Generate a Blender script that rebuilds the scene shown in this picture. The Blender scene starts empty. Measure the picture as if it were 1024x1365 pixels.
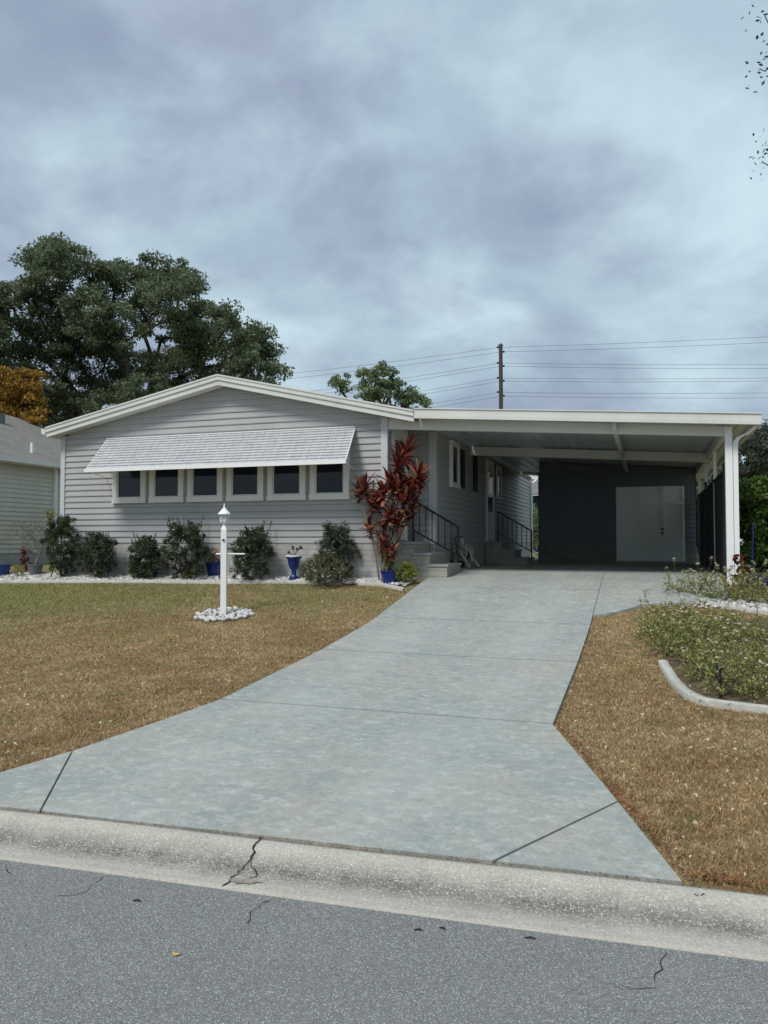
import bpy, math, random
import numpy as np
from mathutils import Vector, Matrix, noise as mnoise
random.seed(7); rng = np.random.default_rng(7)
S = bpy.context.scene; COL = S.collection
F = 1050.0; TH = math.radians(18.5); PI = math.pi
PT = math.atan(39.5/F); E = 1.65
# ------------------------------------------------------------------ helpers
def ray(x, y):
    a = (x-512)/F; b = (682.5-y)/F
    Fw = (-math.sin(TH)*math.cos(PT), math.cos(TH)*math.cos(PT), math.sin(PT))
    R = (math.cos(TH), math.sin(TH), 0)
    U = (math.sin(TH)*math.sin(PT), -math.cos(TH)*math.sin(PT), math.cos(PT))
    return [Fw[i]+a*R[i]+b*U[i] for i in range(3)]
def at_v(x, y, v):
    r = ray(x, y); t = v/r[1]; return Vector((r[0]*t, v, E+r[2]*t))
def at_d(x, y, d):          # camera-forward depth d
    r = ray(x, y); return Vector((r[0]*d, r[1]*d, E+r[2]*d))
ZV = [-1000, 3.4, 3.9, 6.35, 8.75, 10.5, 12.35, 13.4, 14.6, 600]
ZZ = [0, 0, .06, .19, .34, .51, .81, .98, 1.08, 1.08]
def vcurb(u): return 3.953+.047*np.clip(u, -45, 45)
def zt(u, v):
    vc = vcurb(u)
    vs = np.where(v < vc, v-vc+3.9, np.where(v < 13.4, 3.9+(v-vc)*9.5/(13.4-vc), v))
    s = 0
    for k in (-.25, -.12, 0, .12, .25):     # softened profile
        kk = np.where(vs < 5, k*.3, k)
        s = s+np.interp(vs+kk, ZV, ZZ)
    return s/5
def Z(u, v): return float(zt(np.float64(u), np.float64(v)))
def G(px, py):
    r = ray(px, py); lo, hi = .5, 200.
    t = .5
    while t < 90:
        x, y, z = r[0]*t, r[1]*t, E+r[2]*t
        if z <= Z(x, y): break
        t += .03
    return Vector((r[0]*t, r[1]*t, Z(r[0]*t, r[1]*t)))

class MB:
    def __init__(s): s.v = []; s.f = []
    def add(s, vs, fs):
        o = len(s.v); s.v += [tuple(q) for q in vs]; s.f += [tuple(i+o for i in f) for f in fs]; return s
    def box(s, x0, x1, y0, y1, z0, z1, M=None):
        vs = [Vector((x, y, z)) for z in (z0, z1) for y in (y0, y1) for x in (x0, x1)]
        if M is not None: vs = [M @ q for q in vs]
        return s.add(vs, [(0,2,3,1),(4,5,7,6),(0,1,5,4),(2,6,7,3),(0,4,6,2),(1,3,7,5)])
    def prism(s, pts, d):        # pts: closed planar outline (3d), extruded by vector d
        n = len(pts); d = Vector(d); pts = [Vector(q) for q in pts]
        return s.add(pts+[q+d for q in pts], [tuple(range(n))[::-1], tuple(range(n, 2*n))]+[(i, (i+1)%n, n+(i+1)%n, n+i) for i in range(n)])
    def tube(s, pts, r, n=6, cap=True):
        pts = [Vector(q) for q in pts]; R = r if isinstance(r, (list, tuple)) else [r]*len(pts)
        o = len(s.v); up = None
        for i, p in enumerate(pts):
            t = (pts[min(i+1, len(pts)-1)]-pts[max(i-1, 0)]).normalized()
            if up is None: up = t.orthogonal().normalized()
            a = (up-t*up.dot(t));  a = a.normalized() if a.length > 1e-6 else t.orthogonal().normalized(); up = a
            b = t.cross(a)
            for k in range(n):
                c = 2*PI*k/n; s.v.append(tuple(p+(a*math.cos(c)+b*math.sin(c))*R[i]))
        for i in range(len(pts)-1):
            for k in range(n):
                s.f.append((o+i*n+k, o+i*n+(k+1)%n, o+(i+1)*n+(k+1)%n, o+(i+1)*n+k))
        if cap:
            s.f.append(tuple(o+k for k in range(n))[::-1]); e = o+(len(pts)-1)*n; s.f.append(tuple(e+k for k in range(n)))
        return s
    def lathe(s, prof, n=20, c=(0,0,0)):
        o = len(s.v)
        for r, z in prof:
            for k in range(n): s.v.append((c[0]+r*math.cos(2*PI*k/n), c[1]+r*math.sin(2*PI*k/n), c[2]+z))
        for i in range(len(prof)-1):
            for k in range(n): s.f.append((o+i*n+k, o+i*n+(k+1)%n, o+(i+1)*n+(k+1)%n, o+(i+1)*n+k))
        s.f.append(tuple(o+k for k in range(n))[::-1]); e = o+(len(prof)-1)*n; s.f.append(tuple(e+k for k in range(n)))
        return s
    def obj(s, name, mat, parent=None, smooth=False):
        me = bpy.data.meshes.new(name); me.from_pydata(s.v, [], s.f); me.update()
        return link(name, me, mat, parent, smooth)
def link(name, me, mat, parent=None, smooth=False):
    if smooth: me.polygons.foreach_set('use_smooth', [True]*len(me.polygons))
    if mat: me.materials.append(mat)
    o = bpy.data.objects.new(name, me); COL.objects.link(o)
    if parent: o.parent = parent
    return o
def npmesh(name, V, nper, mat, parent=None, smooth=False):   # V: (n*nper,3) faces of nper verts
    n = len(V)//nper; me = bpy.data.meshes.new(name)
    me.vertices.add(len(V)); me.vertices.foreach_set('co', V.astype(np.float32).ravel())
    me.loops.add(len(V)); me.loops.foreach_set('vertex_index', np.arange(len(V), dtype=np.int32))
    me.polygons.add(n); me.polygons.foreach_set('loop_start', np.arange(0, len(V), nper, dtype=np.int32))
    me.update(calc_edges=True); me.validate()
    return link(name, me, mat, parent, smooth)
def tag(o, label=None, cat=None, group=None, kind=None):
    if label: o['label'] = label
    if cat: o['category'] = cat
    if group: o['group'] = group
    if kind: o['kind'] = kind
    return o
def empty(name, loc=(0,0,0), label=None, cat=None, group=None, rz=0):
    o = bpy.data.objects.new(name, None); COL.objects.link(o); o.location = loc; o.rotation_euler.z = rz
    o.empty_display_size = .2
    return tag(o, label, cat, group)
def copy_tree(o, parent=None):
    c = o.copy(); COL.objects.link(c); c.parent = parent
    for ch in list(o.children): copy_tree(ch, c)
    return c
# ------------------------------------------------------------------ materials
class NT:
    def __init__(s, name):
        s.m = bpy.data.materials.new(name); s.m.use_nodes = True; s.t = s.m.node_tree; s.n = s.t.nodes; s.l = s.t.links
        s.b = s.n['Principled BSDF']; s.out = s.n['Material Output']
        s.tc = s.n.new('ShaderNodeTexCoord').outputs['Object']
    def N(s, ty, **k):
        x = s.n.new(ty)
        for a, b in k.items(): setattr(x, a, b)
        return x
    def set(s, sock, val):
        if isinstance(val, bpy.types.NodeSocket): s.l.new(val, sock)
        else:
            if hasattr(sock.default_value, '__len__') and not hasattr(val, '__len__'): val = (val,)*len(sock.default_value)
            if hasattr(sock.default_value, '__len__') and len(sock.default_value) == 4 and len(val) == 3: val = (*val, 1)
            sock.default_value = val
    def map(s, scale=(1,1,1), rot=(0,0,0), vec=None):
        m = s.N('ShaderNodeMapping'); s.set(m.inputs['Vector'], vec or s.tc); m.inputs['Scale'].default_value = scale; m.inputs['Rotation'].default_value = rot
        return m.outputs[0]
    def noise(s, scale, detail=4, rough=.55, vec=None, dist=0):
        x = s.N('ShaderNodeTexNoise'); s.set(x.inputs['Vector'], vec or s.tc); x.inputs['Scale'].default_value = scale
        x.inputs['Detail'].default_value = detail; x.inputs['Roughness'].default_value = rough; x.inputs['Distortion'].default_value = dist
        return x.outputs[0]
    def vor(s, scale, feat='F1', vec=None, out='Distance', rnd=1):
        x = s.N('ShaderNodeTexVoronoi', feature=feat); s.set(x.inputs['Vector'], vec or s.tc); x.inputs['Scale'].default_value = scale
        x.inputs['Randomness'].default_value = rnd
        return x.outputs[out]
    def ramp(s, fac, a, b, lo=(0,0,0), hi=(1,1,1), mid=None):
        r = s.N('ShaderNodeValToRGB'); s.l.new(fac, r.inputs[0]); e = r.color_ramp.elements
        e[0].position = a; e[1].position = b; e[0].color = (*lo, 1); e[1].color = (*hi, 1)
        if mid: k = e.new(mid[0]); k.color = (*mid[1], 1)
        return r.outputs[0]
    def mix(s, fac, a, b, mode='MIX'):
        m = s.N('ShaderNodeMix', data_type='RGBA', blend_type=mode)
        s.set(m.inputs[0], fac); s.set(m.inputs[6], a); s.set(m.inputs[7], b); return m.outputs[2]
    def math(s, op, a, b=0.0):
        m = s.N('ShaderNodeMath', operation=op); s.set(m.inputs[0], a); s.set(m.inputs[1], b); return m.outputs[0]
    def sep(s, vec=None):
        x = s.N('ShaderNodeSeparateXYZ'); s.set(x.inputs[0], vec or s.tc); return x.outputs
    def jit(s, scale, amt):
        x = s.N('ShaderNodeTexNoise'); s.set(x.inputs['Vector'], s.tc); x.inputs['Scale'].default_value = scale; x.inputs['Detail'].default_value = 2
        return s.mix(amt, s.tc, x.outputs[1], 'ADD')
    def bump(s, h, strength=.3, dist=.01):
        b = s.N('ShaderNodeBump'); s.l.new(h, b.inputs['Height']); b.inputs['Strength'].default_value = strength; b.inputs['Distance'].default_value = dist
        s.l.new(b.outputs[0], s.b.inputs['Normal'])
    def fin(s, col, rough=.7, spec=.3, metal=0):
        s.set(s.b.inputs['Base Color'], col); s.set(s.b.inputs['Roughness'], rough)
        s.b.inputs['Specular IOR Level'].default_value = spec; s.b.inputs['Metallic'].default_value = metal
        return s.m
def paint(name, c, rough=.5, dirt=.25, spec=.35, scale=3, drip=True):
    t = NT(name); n = t.noise(scale, 6, .6, t.map((1,1,.25) if drip else (1,1,1))); d = t.ramp(n, .35, .75)
    col = t.mix(d, c, tuple(x*(1-dirt) for x in c)); f = t.noise(60, 2); t.bump(f, .08, .002)
    return t.fin(col, rough, spec)
M = {}
M['siding'] = paint('siding_paint', (.415,.418,.42), .55, .12, .3, 1.5)
M['siding_shed'] = paint('shed_siding_paint', (.165,.19,.215), .55, .2, .3, 1.5)
M['siding_cream'] = paint('cream_siding_paint', (.60,.60,.53), .55, .15)
M['white'] = paint('white_paint', (.80,.80,.78), .4, .12, .45, 2)
M['whitebright'] = paint('bright_white_paint', (.86,.86,.86), .4, .05, .45, 2)
M['trim'] = paint('off_white_trim', (.68,.69,.65), .45, .12, .4, 2)
M['cornerboard'] = paint('corner_board_paint', (.55,.57,.60), .5, .12, .3, 2)
M['ceiling'] = paint('ceiling_paint', (.62,.67,.67), .3, .15, .5, .6, False)
M['door_pale'] = paint('pale_door_paint', (.84,.88,.83), .45, .12, .4, 1.5)
M['black'] = paint('black_metal', (.012,.013,.015), .4, .2, .5)
M['bluepot'] = paint('blue_glaze', (.008,.035,.22), .15, .5, .6, 9, False)
M['greypot'] = paint('grey_pot', (.16,.17,.18), .6, .3, .3, 6, False)
M['shutter'] = paint('dark_shutter', (.012,.016,.026), .5, .3, .4)
M['beige'] = paint('beige_plastic', (.42,.40,.34), .5, .3, .4, 8, False)
M['hose'] = paint('dark_hose', (.015,.03,.03), .45, .3, .4, 8, False)
M['teal'] = paint('teal_canvas', (.04,.25,.32), .7, .2)
M['darkwall'] = paint('dark_navy_wall', (.02,.03,.06), .6, .2)
def glass(name, c):
    t = NT(name); n = t.noise(1.3, 3); return t.fin(t.mix(t.ramp(n,.3,.7), c, tuple(x*1.8 for x in c)), .06, .35)
M['pane'] = glass('dark_window_glass', (.006,.009,.018))
M['lampglass'] = glass('lantern_glass', (.35,.45,.45))
# block skirting
def block(name, c, c2):
    t = NT(name); x = t.N('ShaderNodeTexBrick'); xs = t.sep()
    cb = t.N('ShaderNodeCombineXYZ'); t.set(cb.inputs[0], t.math('ADD', xs[0], xs[1])); t.set(cb.inputs[1], xs[2])
    t.l.new(cb.outputs[0], x.inputs['Vector']); x.inputs['Scale'].default_value = 1; x.inputs['Brick Width'].default_value = .4; x.inputs['Row Height'].default_value = .1
    x.inputs['Mortar Size'].default_value = .006; x.inputs['Color1'].default_value = (*c,1); x.inputs['Color2'].default_value = (*c2,1); x.inputs['Mortar'].default_value = (*[q*.7 for q in c],1)
    n = t.noise(5, 6, .65); col = t.mix(t.math('MULTIPLY', t.ramp(n,.4,.75), .6), x.outputs[0], tuple(q*.5 for q in c))
    bw = t.math('MULTIPLY_ADD', x.outputs[1], -1.0); t.bump(t.mix(.3, x.outputs[1], t.noise(40,4)), .5, -.008)
    return t.fin(col, .9, .2)
M['block'] = block('painted_block', (.47,.47,.46), (.42,.42,.40))
M['stepblock'] = block('step_block', (.40,.40,.34), (.33,.33,.28))
M['shedblock'] = block('shed_block', (.25,.26,.23), (.21,.21,.19))
t = NT('shingle'); br = t.N('ShaderNodeTexBrick'); t.set(br.inputs['Vector'], t.map((1,1,1))); br.inputs['Scale'].default_value = 1
br.inputs['Brick Width'].default_value = .3; br.inputs['Row Height'].default_value = .14; br.inputs['Mortar Size'].default_value = .008
br.inputs['Color1'].default_value = (.20,.19,.175,1); br.inputs['Color2'].default_value = (.27,.26,.24,1); br.inputs['Mortar'].default_value = (.09,.085,.08,1)
n = t.noise(25, 5, .7); t.bump(n, .5, .01); M['shingle'] = t.fin(t.mix(.5, br.outputs[0], t.ramp(n,.3,.7,(.1,.1,.09),(.34,.32,.3))), .95, .15)
t = NT('louvre_metal'); xs = t.sep(); w = t.math('SINE', t.math('MULTIPLY', xs[0], 60.0)); n = t.noise(6, 4)
t.bump(w, .35, .006); M['awning'] = t.fin(t.mix(t.ramp(n,.35,.7), (.58,.59,.60), (.49,.50,.52)), .45, .4)
# concrete
def worn(name, base, patches, rough=.85, drive=False):
    t = NT(name); a = t.noise(.8, 12, .76); b = t.noise(2.1, 12, .80, t.map((.85,1.1,1),(0,0,.25))); c = t.noise(150, 2)
    br = t.noise(11, 10, .82, t.map((.8,1.1,1),(0,0,.3))); d2 = t.noise(14, 8, .75)
    col = t.mix(t.ramp(a,.40,.62), base, patches[0]); col = t.mix(t.ramp(b,.46,.62), col, patches[1])
    col = t.mix(t.math('MULTIPLY', t.ramp(br,.50,.62), .6), col, patches[2])
    col = t.mix(t.math('MULTIPLY', t.ramp(d2,.48,.68), .5), col, tuple(q*.55 for q in base))
    col = t.mix(.2, col, t.ramp(c,.3,.7,(.12,.12,.12),(.62,.62,.62)))
    if drive:     # wear of two wheel tracks and rusty stains
        xs = t.sep(); w_ = t.math('ABSOLUTE', t.math('SUBTRACT', t.math('ABSOLUTE', t.math('ADD', xs[0], 2.2)), .75))
        trk = t.math('MULTIPLY', t.ramp(w_, .12, .5, (1,1,1), (0,0,0)), t.ramp(t.noise(1.3,6,.6), .35, .65)); col = t.mix(t.math('MULTIPLY', trk, .35), col, (.47,.49,.46))
        col = t.mix(t.math('MULTIPLY', t.ramp(t.noise(2.7,8,.7,t.map((1,1,3))), .60, .72), .35), col, (.36,.27,.18))
    sp = t.vor(38); col = t.mix(t.math('MULTIPLY', t.ramp(sp,.05,.14,(1,1,1),(0,0,0)), .3), col, (.12,.12,.115))
    t.bump(t.mix(.5, c, br), .25, .004); return t.fin(col, rough, .25)
M['drive'] = worn('painted_driveway', (.30,.335,.31), [(.36,.345,.29), (.235,.275,.27), (.56,.59,.55)], .85, True)
M['edging'] = worn('edging_concrete', (.52,.51,.45), [(.36,.345,.29), (.58,.57,.52), (.66,.65,.61)])
M['steptop'] = worn('step_slab', (.34,.37,.36), [(.3,.31,.29), (.26,.3,.3), (.4,.42,.42)])
t = NT('curb_aggregate'); xs = t.sep(); wob = t.math('MULTIPLY', t.math('SUBTRACT', t.noise(2.2, 5, .6), .5), .10)
y = t.math('ADD', xs[1], wob)
band = t.math('SUBTRACT', 1.0, t.ramp(t.math('ABSOLUTE', t.math('SUBTRACT', y, .27)), .02, .15))
n = t.noise(3, 6, .7); n2 = t.noise(70, 3, .7)
jv = t.jit(60, .012); sp = t.vor(88, vec=jv); stones = t.math('MULTIPLY', t.ramp(sp, .25, .45, (1,1,1), (0,0,0)), t.ramp(t.noise(4,4,.7), .3, .6, (.45,)*3, (1,)*3)); spc = t.vor(88, vec=jv, out='Color')
bs = t.mix(t.ramp(n,.35,.7), (.52,.495,.425), (.40,.375,.32))
dk = t.mix(t.math('MULTIPLY', band, t.ramp(n,.25,.6,(.45,)*3,(1,)*3)), bs, (.085,.08,.07))
dk = t.mix(.35, dk, t.ramp(n2,.3,.7,(.1,.095,.08),(.6,.58,.52)))
sel = t.math('MULTIPLY', stones, t.math('GREATER_THAN', t.sep(spc)[0], .56))
col = t.mix(sel, dk, t.mix(t.sep(spc)[1], (.44,.41,.35), (.74,.72,.66))); t.bump(t.mix(.5, n2, stones), .5, .006); M['curb'] = t.fin(col, .92, .2)
t = NT('asphalt'); n = t.noise(1.6, 10, .75); fine = t.noise(140, 3, .8)
jv = t.jit(90, .008); sp = t.vor(130, vec=jv); spc = t.sep(t.vor(130, vec=jv, out='Color')); s1 = t.math('MULTIPLY', t.ramp(sp,.28,.45,(1,1,1),(0,0,0)), t.math('GREATER_THAN', spc[0], .60))
s2 = t.math('MULTIPLY', t.ramp(sp,.28,.5,(1,1,1),(0,0,0)), t.math('GREATER_THAN', spc[1], .6))
col = t.mix(t.ramp(n,.3,.75), (.18,.185,.18), (.24,.242,.235)); col = t.mix(.5, col, t.ramp(fine,.35,.7,(.045,.047,.048),(.38,.385,.38)))
col = t.mix(t.math('MULTIPLY', s2, .6), col, (.04,.042,.045)); col = t.mix(s1, col, t.mix(spc[2], (.28,.285,.285), (.60,.61,.60)))
t.bump(t.mix(.5, fine, t.ramp(sp,0,.5)), .6, .006); M['asphalt'] = t.fin(col, .9, .12)
M['crack'] = paint('crack_dirt', (.03,.027,.022), .95, .3, .1)
M['crumble'] = worn('crumbled_concrete', (.30,.24,.16), [(.40,.35,.27), (.12,.10,.07), (.55,.5,.42)])
M['rock'] = paint('white_stone', (.68,.67,.65), .8, .45, .2, 7, False)
# grass colour shared by soil and blades
def grasscol(t, vec):
    n = t.noise(.55, 5, .6, vec); n2 = t.noise(3.5, 5, .7, vec); n3 = t.noise(12, 5, .8, vec)
    straw = t.mix(t.ramp(n2,.35,.68), (.43,.305,.165), (.26,.18,.095)); straw = t.mix(t.ramp(n3,.42,.7), straw, (.58,.47,.30)); n4 = t.noise(1.4, 6, .7, vec, .5); straw = t.mix(t.math('MULTIPLY', t.ramp(n4,.44,.62), .65), straw, (.27,.165,.075)); straw = t.mix(t.math('MULTIPLY', t.ramp(n,.5,.68), .4), straw, (.50,.37,.19))
    xs = t.sep(vec)
    # the far left of the lawn is still partly green
    g = t.math('ADD', t.math('MULTIPLY', t.math('SUBTRACT', -5.2, xs[0]), .17), t.math('MULTIPLY', t.math('SUBTRACT', xs[1], 9.9), .22))
    g = t.math('ADD', t.math('MULTIPLY', t.math('SUBTRACT', n, .5), 3.2), g)
    g = t.math('ADD', g, t.math('MULTIPLY', t.math('SUBTRACT', n2, .5), 1.5))
    far = t.math('GREATER_THAN', t.math('SUBTRACT', t.math('ABSOLUTE', t.math('ADD', xs[0], 5.0)), 8.3), 0)
    g = t.math('MAXIMUM', t.math('MINIMUM', g, 1.0), 0.0); g = t.math('MAXIMUM', t.math('MULTIPLY', g, .8), t.math('MULTIPLY', far, .8))
    g2 = t.math('MULTIPLY', t.ramp(n2, .54, .66), .55)
    return t.mix(t.math('MAXIMUM', g, g2), straw, (.205,.235,.085))
t = NT('lawn_soil'); c = grasscol(t, t.tc); c = t.mix(.35, c, t.ramp(t.noise(60,4,.8),.3,.7,(.05,.035,.02),(.4,.3,.17))); t.bump(t.noise(45,4,.8), 1, .03); M['soil'] = t.fin(c, 1, .05)
def leafmat(name, cols, trans=.25, rough=.6, scale=.8, spec=.25, var=.6, grass=False):
    t = NT(name); g = t.N('ShaderNodeNewGeometry'); rnd = g.outputs['Random Per Island']
    if grass:
        c = grasscol(t, t.tc); c = t.mix(1, c, t.ramp(rnd, 0, 1, (.30,.27,.22), (1.9,1.85,1.75)), 'MULTIPLY')
    else:
        r = t.N('ShaderNodeValToRGB'); t.l.new(rnd, r.inputs[0]); e = r.color_ramp.elements; e[0].color = (*cols[0],1); e[-1].color = (*cols[-1],1)
        for i, q in enumerate(cols[1:-1]): k = e.new((i+1)/(len(cols)-1)); k.color = (*q,1)
        n = t.noise(scale, 3, .6); c = t.mix(1, r.outputs[0], t.ramp(n,.3,.7,(1-var*.6,)*3,(1+var*.6,)*3), 'MULTIPLY')
    t.fin(c, rough, spec)
    tr = t.N('ShaderNodeBsdfTranslucent'); t.set(tr.inputs[0], c); mx = t.N('ShaderNodeMixShader'); mx.inputs[0].default_value = trans
    t.l.new(t.b.outputs[0], mx.inputs[1]); t.l.new(tr.outputs[0], mx.inputs[2]); t.l.new(mx.outputs[0], t.out.inputs[0]); return t.m
M['blade'] = leafmat('dry_grass_blade', None, .2, .9, grass=True, spec=.08)
M['oak'] = leafmat('oak_leaf', [(.065,.09,.045), (.12,.16,.08), (.16,.20,.11), (.25,.28,.18)], .35, .6, .35)
M['midgreen'] = leafmat('mid_green_leaf', [(.13,.18,.09), (.2,.27,.13), (.3,.35,.2)], .3, .6, .5)
M['greygreen'] = leafmat('grey_green_leaf', [(.09,.12,.085), (.13,.165,.115), (.19,.215,.16)], .3, .7, .3)
M['hedge'] = leafmat('bright_green_leaf', [(.04,.09,.02), (.10,.18,.035), (.18,.28,.06), (.26,.35,.10)], .3, .5, .9)
M['orange'] = leafmat('orange_leaf', [(.14,.09,.02), (.42,.22,.03), (.50,.30,.05), (.14,.14,.04), (.34,.11,.03)], .3, .6, .5)
M['shrub'] = leafmat('dark_shrub_leaf', [(.018,.03,.016), (.038,.058,.03), (.07,.095,.052), (.13,.16,.095)], .15, .5, 3)
M['shrubmix'] = leafmat('olive_shrub_leaf', [(.06,.075,.035), (.11,.13,.06), (.18,.19,.11), (.15,.11,.065)], .2, .6, 3)
M['lime'] = leafmat('lime_leaf', [(.14,.18,.03), (.24,.28,.05), (.33,.36,.09), (.3,.27,.06)], .3, .5, 5)
M['lantana'] = leafmat('lantana_leaf', [(.13,.16,.04), (.26,.30,.08), (.38,.40,.13), (.48,.43,.22), (.25,.17,.08)], .3, .7, 3)
M['redleaf'] = leafmat('red_leaf', [(.10,.012,.012), (.2,.03,.02), (.12,.03,.02)], .25, .4, 5)
M['petal'] = leafmat('pale_petal', [(.70,.66,.62), (.72,.58,.58), (.8,.78,.72)], .3, .6, 5)
M['litter'] = leafmat('fallen_leaf', [(.20,.11,.05), (.50,.38,.26), (.66,.56,.44), (.33,.17,.08), (.74,.66,.56)], .1, .7, 5)
M['rustlitter'] = leafmat('rust_leaf', [(.20,.07,.03), (.3,.13,.06), (.13,.06,.03)], .1, .7, 5)
M['bark'] = paint('grey_bark', (.075,.065,.055), .95, .4, .1, 6, False)
M['stem'] = paint('brown_stem', (.10,.075,.05), .9, .4, .1, 9, False)
M['cane'] = paint('pale_cane', (.26,.22,.18), .85, .4, .1, 12, False)
M['greenstem'] = paint('green_stem', (.10,.12,.05), .8, .3, .1, 9, False)
M['pole'] = paint('weathered_pole', (.10,.08,.07), .9, .4, .1, 4)
M['wire'] = paint('grey_wire', (.10,.10,.11), .6, .1, .3)
M['yellow'] = paint('yellow_leaf_skin', (.62,.45,.14), .7, .3, .2, 30, False)
t = NT('screen_mesh'); M['mesh'] = t.fin(t.mix(t.ramp(t.noise(3,3),.3,.7), (.055,.055,.065), (.035,.035,.042)), .7, .2)
t.b.inputs['Alpha'].default_value = .9
t = NT('ti_leaf'); g = t.N('ShaderNodeNewGeometry').outputs['Random Per Island']; r = t.N('ShaderNodeValToRGB'); t.l.new(g, r.inputs[0]); e = r.color_ramp.elements
e[0].color = (.045,.008,.012,1); e[1].color = (.62,.34,.18,1)
for p_, c_ in ((.35,(.085,.012,.018)), (.62,(.15,.022,.024)), (.80,(.36,.085,.06))): k = e.new(p_); k.color = (*c_,1)
st = t.noise(25, 3, .6); c = t.mix(t.math('MULTIPLY', t.ramp(st,.45,.7), .35), r.outputs[0], (.42,.17,.07)); t.fin(c, .35, .4)
tr = t.N('ShaderNodeBsdfTranslucent'); t.set(tr.inputs[0], c); mx = t.N('ShaderNodeMixShader'); mx.inputs[0].default_value = .3
t.l.new(t.b.outputs[0], mx.inputs[1]); t.l.new(tr.outputs[0], mx.inputs[2]); t.l.new(mx.outputs[0], t.out.inputs[0]); M['ti'] = t.m
# ------------------------------------------------------------------ camera, world, sun
cam = bpy.data.objects.new('camera', bpy.data.cameras.new('camera')); COL.objects.link(cam); S.camera = cam
cam.location = (0,0,E); cam.rotation_euler = (PI/2+PT, 0, TH)
cam.data.sensor_fit = 'VERTICAL'; cam.data.sensor_height = 36; cam.data.lens = 36*F/1365; cam.data.clip_end = 3000; cam.data.clip_start = .05
SUN_EL, SUN_AZ = math.radians(52), math.radians(200)      # azimuth clockwise from +Y
sd = Vector((math.sin(SUN_AZ)*math.cos(SUN_EL), math.cos(SUN_AZ)*math.cos(SUN_EL), math.sin(SUN_EL)))
L = bpy.data.lights.new('sun', 'SUN'); L.energy = 2.1; L.angle = math.radians(16); L.color = (1,.965,.92)
lo = bpy.data.objects.new('sun', L); COL.objects.link(lo); lo.rotation_euler = sd.to_track_quat('Z', 'Y').to_euler()
w = bpy.data.worlds.new('World'); S.world = w; w.use_nodes = True; nt = w.node_tree; nn = nt.nodes; ll = nt.links
bg = nn['Background']; sky = nn.new('ShaderNodeTexSky'); sky.sky_type = 'NISHITA'; sky.sun_disc = False; sky.sun_elevation = SUN_EL; sky.sun_rotation = SUN_AZ
tc = nn.new('ShaderNodeTexCoord'); sp = nn.new('ShaderNodeSeparateXYZ'); ll.new(tc.outputs['Generated'], sp.inputs[0])
def wm(op, a, b=0.0):
    m = nn.new('ShaderNodeMath'); m.operation = op
    for i, q in enumerate((a, b)):
        if isinstance(q, bpy.types.NodeSocket): ll.new(q, m.inputs[i])
        else: m.inputs[i].default_value = q
    return m.outputs[0]
den = wm('ADD', wm('ABSOLUTE', sp.outputs[2]), .38)
cx = wm('DIVIDE', sp.outputs[0], den); cy = wm('DIVIDE', sp.outputs[1], den)
cb = nn.new('ShaderNodeCombineXYZ'); ll.new(cx, cb.inputs[0]); ll.new(cy, cb.inputs[1]); cb.inputs[2].default_value = 3.7
def wnoise(scale, det, rough, dist=0, off=0):
    mp = nn.new('ShaderNodeMapping'); ll.new(cb.outputs[0], mp.inputs[0]); mp.inputs['Location'].default_value = (off, off*.7, off)
    x = nn.new('ShaderNodeTexNoise'); ll.new(mp.outputs[0], x.inputs['Vector']); x.inputs['Scale'].default_value = scale; x.inputs['Detail'].default_value = det; x.inputs['Roughness'].default_value = rough; x.inputs['Distortion'].default_value = dist
    return x.outputs[0]
def wramp(f, a, b, lo_, hi_):
    r = nn.new('ShaderNodeValToRGB'); ll.new(f, r.inputs[0]); e = r.color_ramp.elements; e[0].position = a; e[1].position = b; e[0].color = (*lo_,1); e[1].color = (*hi_,1); r.color_ramp.interpolation = 'EASE'; return r.outputs[0]
def wmix(f, a, b, mode='MIX'):
    m = nn.new('ShaderNodeMix'); m.data_type = 'RGBA'; m.blend_type = mode
    for s_, q in ((m.inputs[0], f), (m.inputs[6], a), (m.inputs[7], b)):
        if isinstance(q, bpy.types.NodeSocket): ll.new(q, s_)
        else: s_.default_value = q if not isinstance(q, tuple) else (*q, 1)
    return m.outputs[2]
n1 = wnoise(2.0, 6, .56, .25, 2.1); n2 = wnoise(3.2, 6, .55, .3, 5.3)
c1 = wramp(n1, .36, .64, (.305,.365,.46), (.465,.60,.66))
c2 = wramp(n2, .38, .70, (.87,.89,.92), (1.20,1.19,1.16))
cl = wmix(1.0, c1, c2, 'MULTIPLY')
zr = wramp(sp.outputs[2], -.02, .55, (1.04,1.03,1.02), (.98,.98,1.0)); cl = wmix(1.0, cl, zr, 'MULTIPLY')
cl = wmix(1.0, cl, (9.2,9.2,9.25), 'MULTIPLY')
L.color = (1,.96,.90); ll.new(wmix(.93, sky.outputs[0], cl), bg.inputs[0]); bg.inputs[1].default_value = .1
S.view_settings.view_transform = 'Standard'; S.view_settings.look = 'None'; S.view_settings.exposure = 0.33; S.view_settings.gamma = 1
S.render.engine = 'CYCLES'
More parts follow.
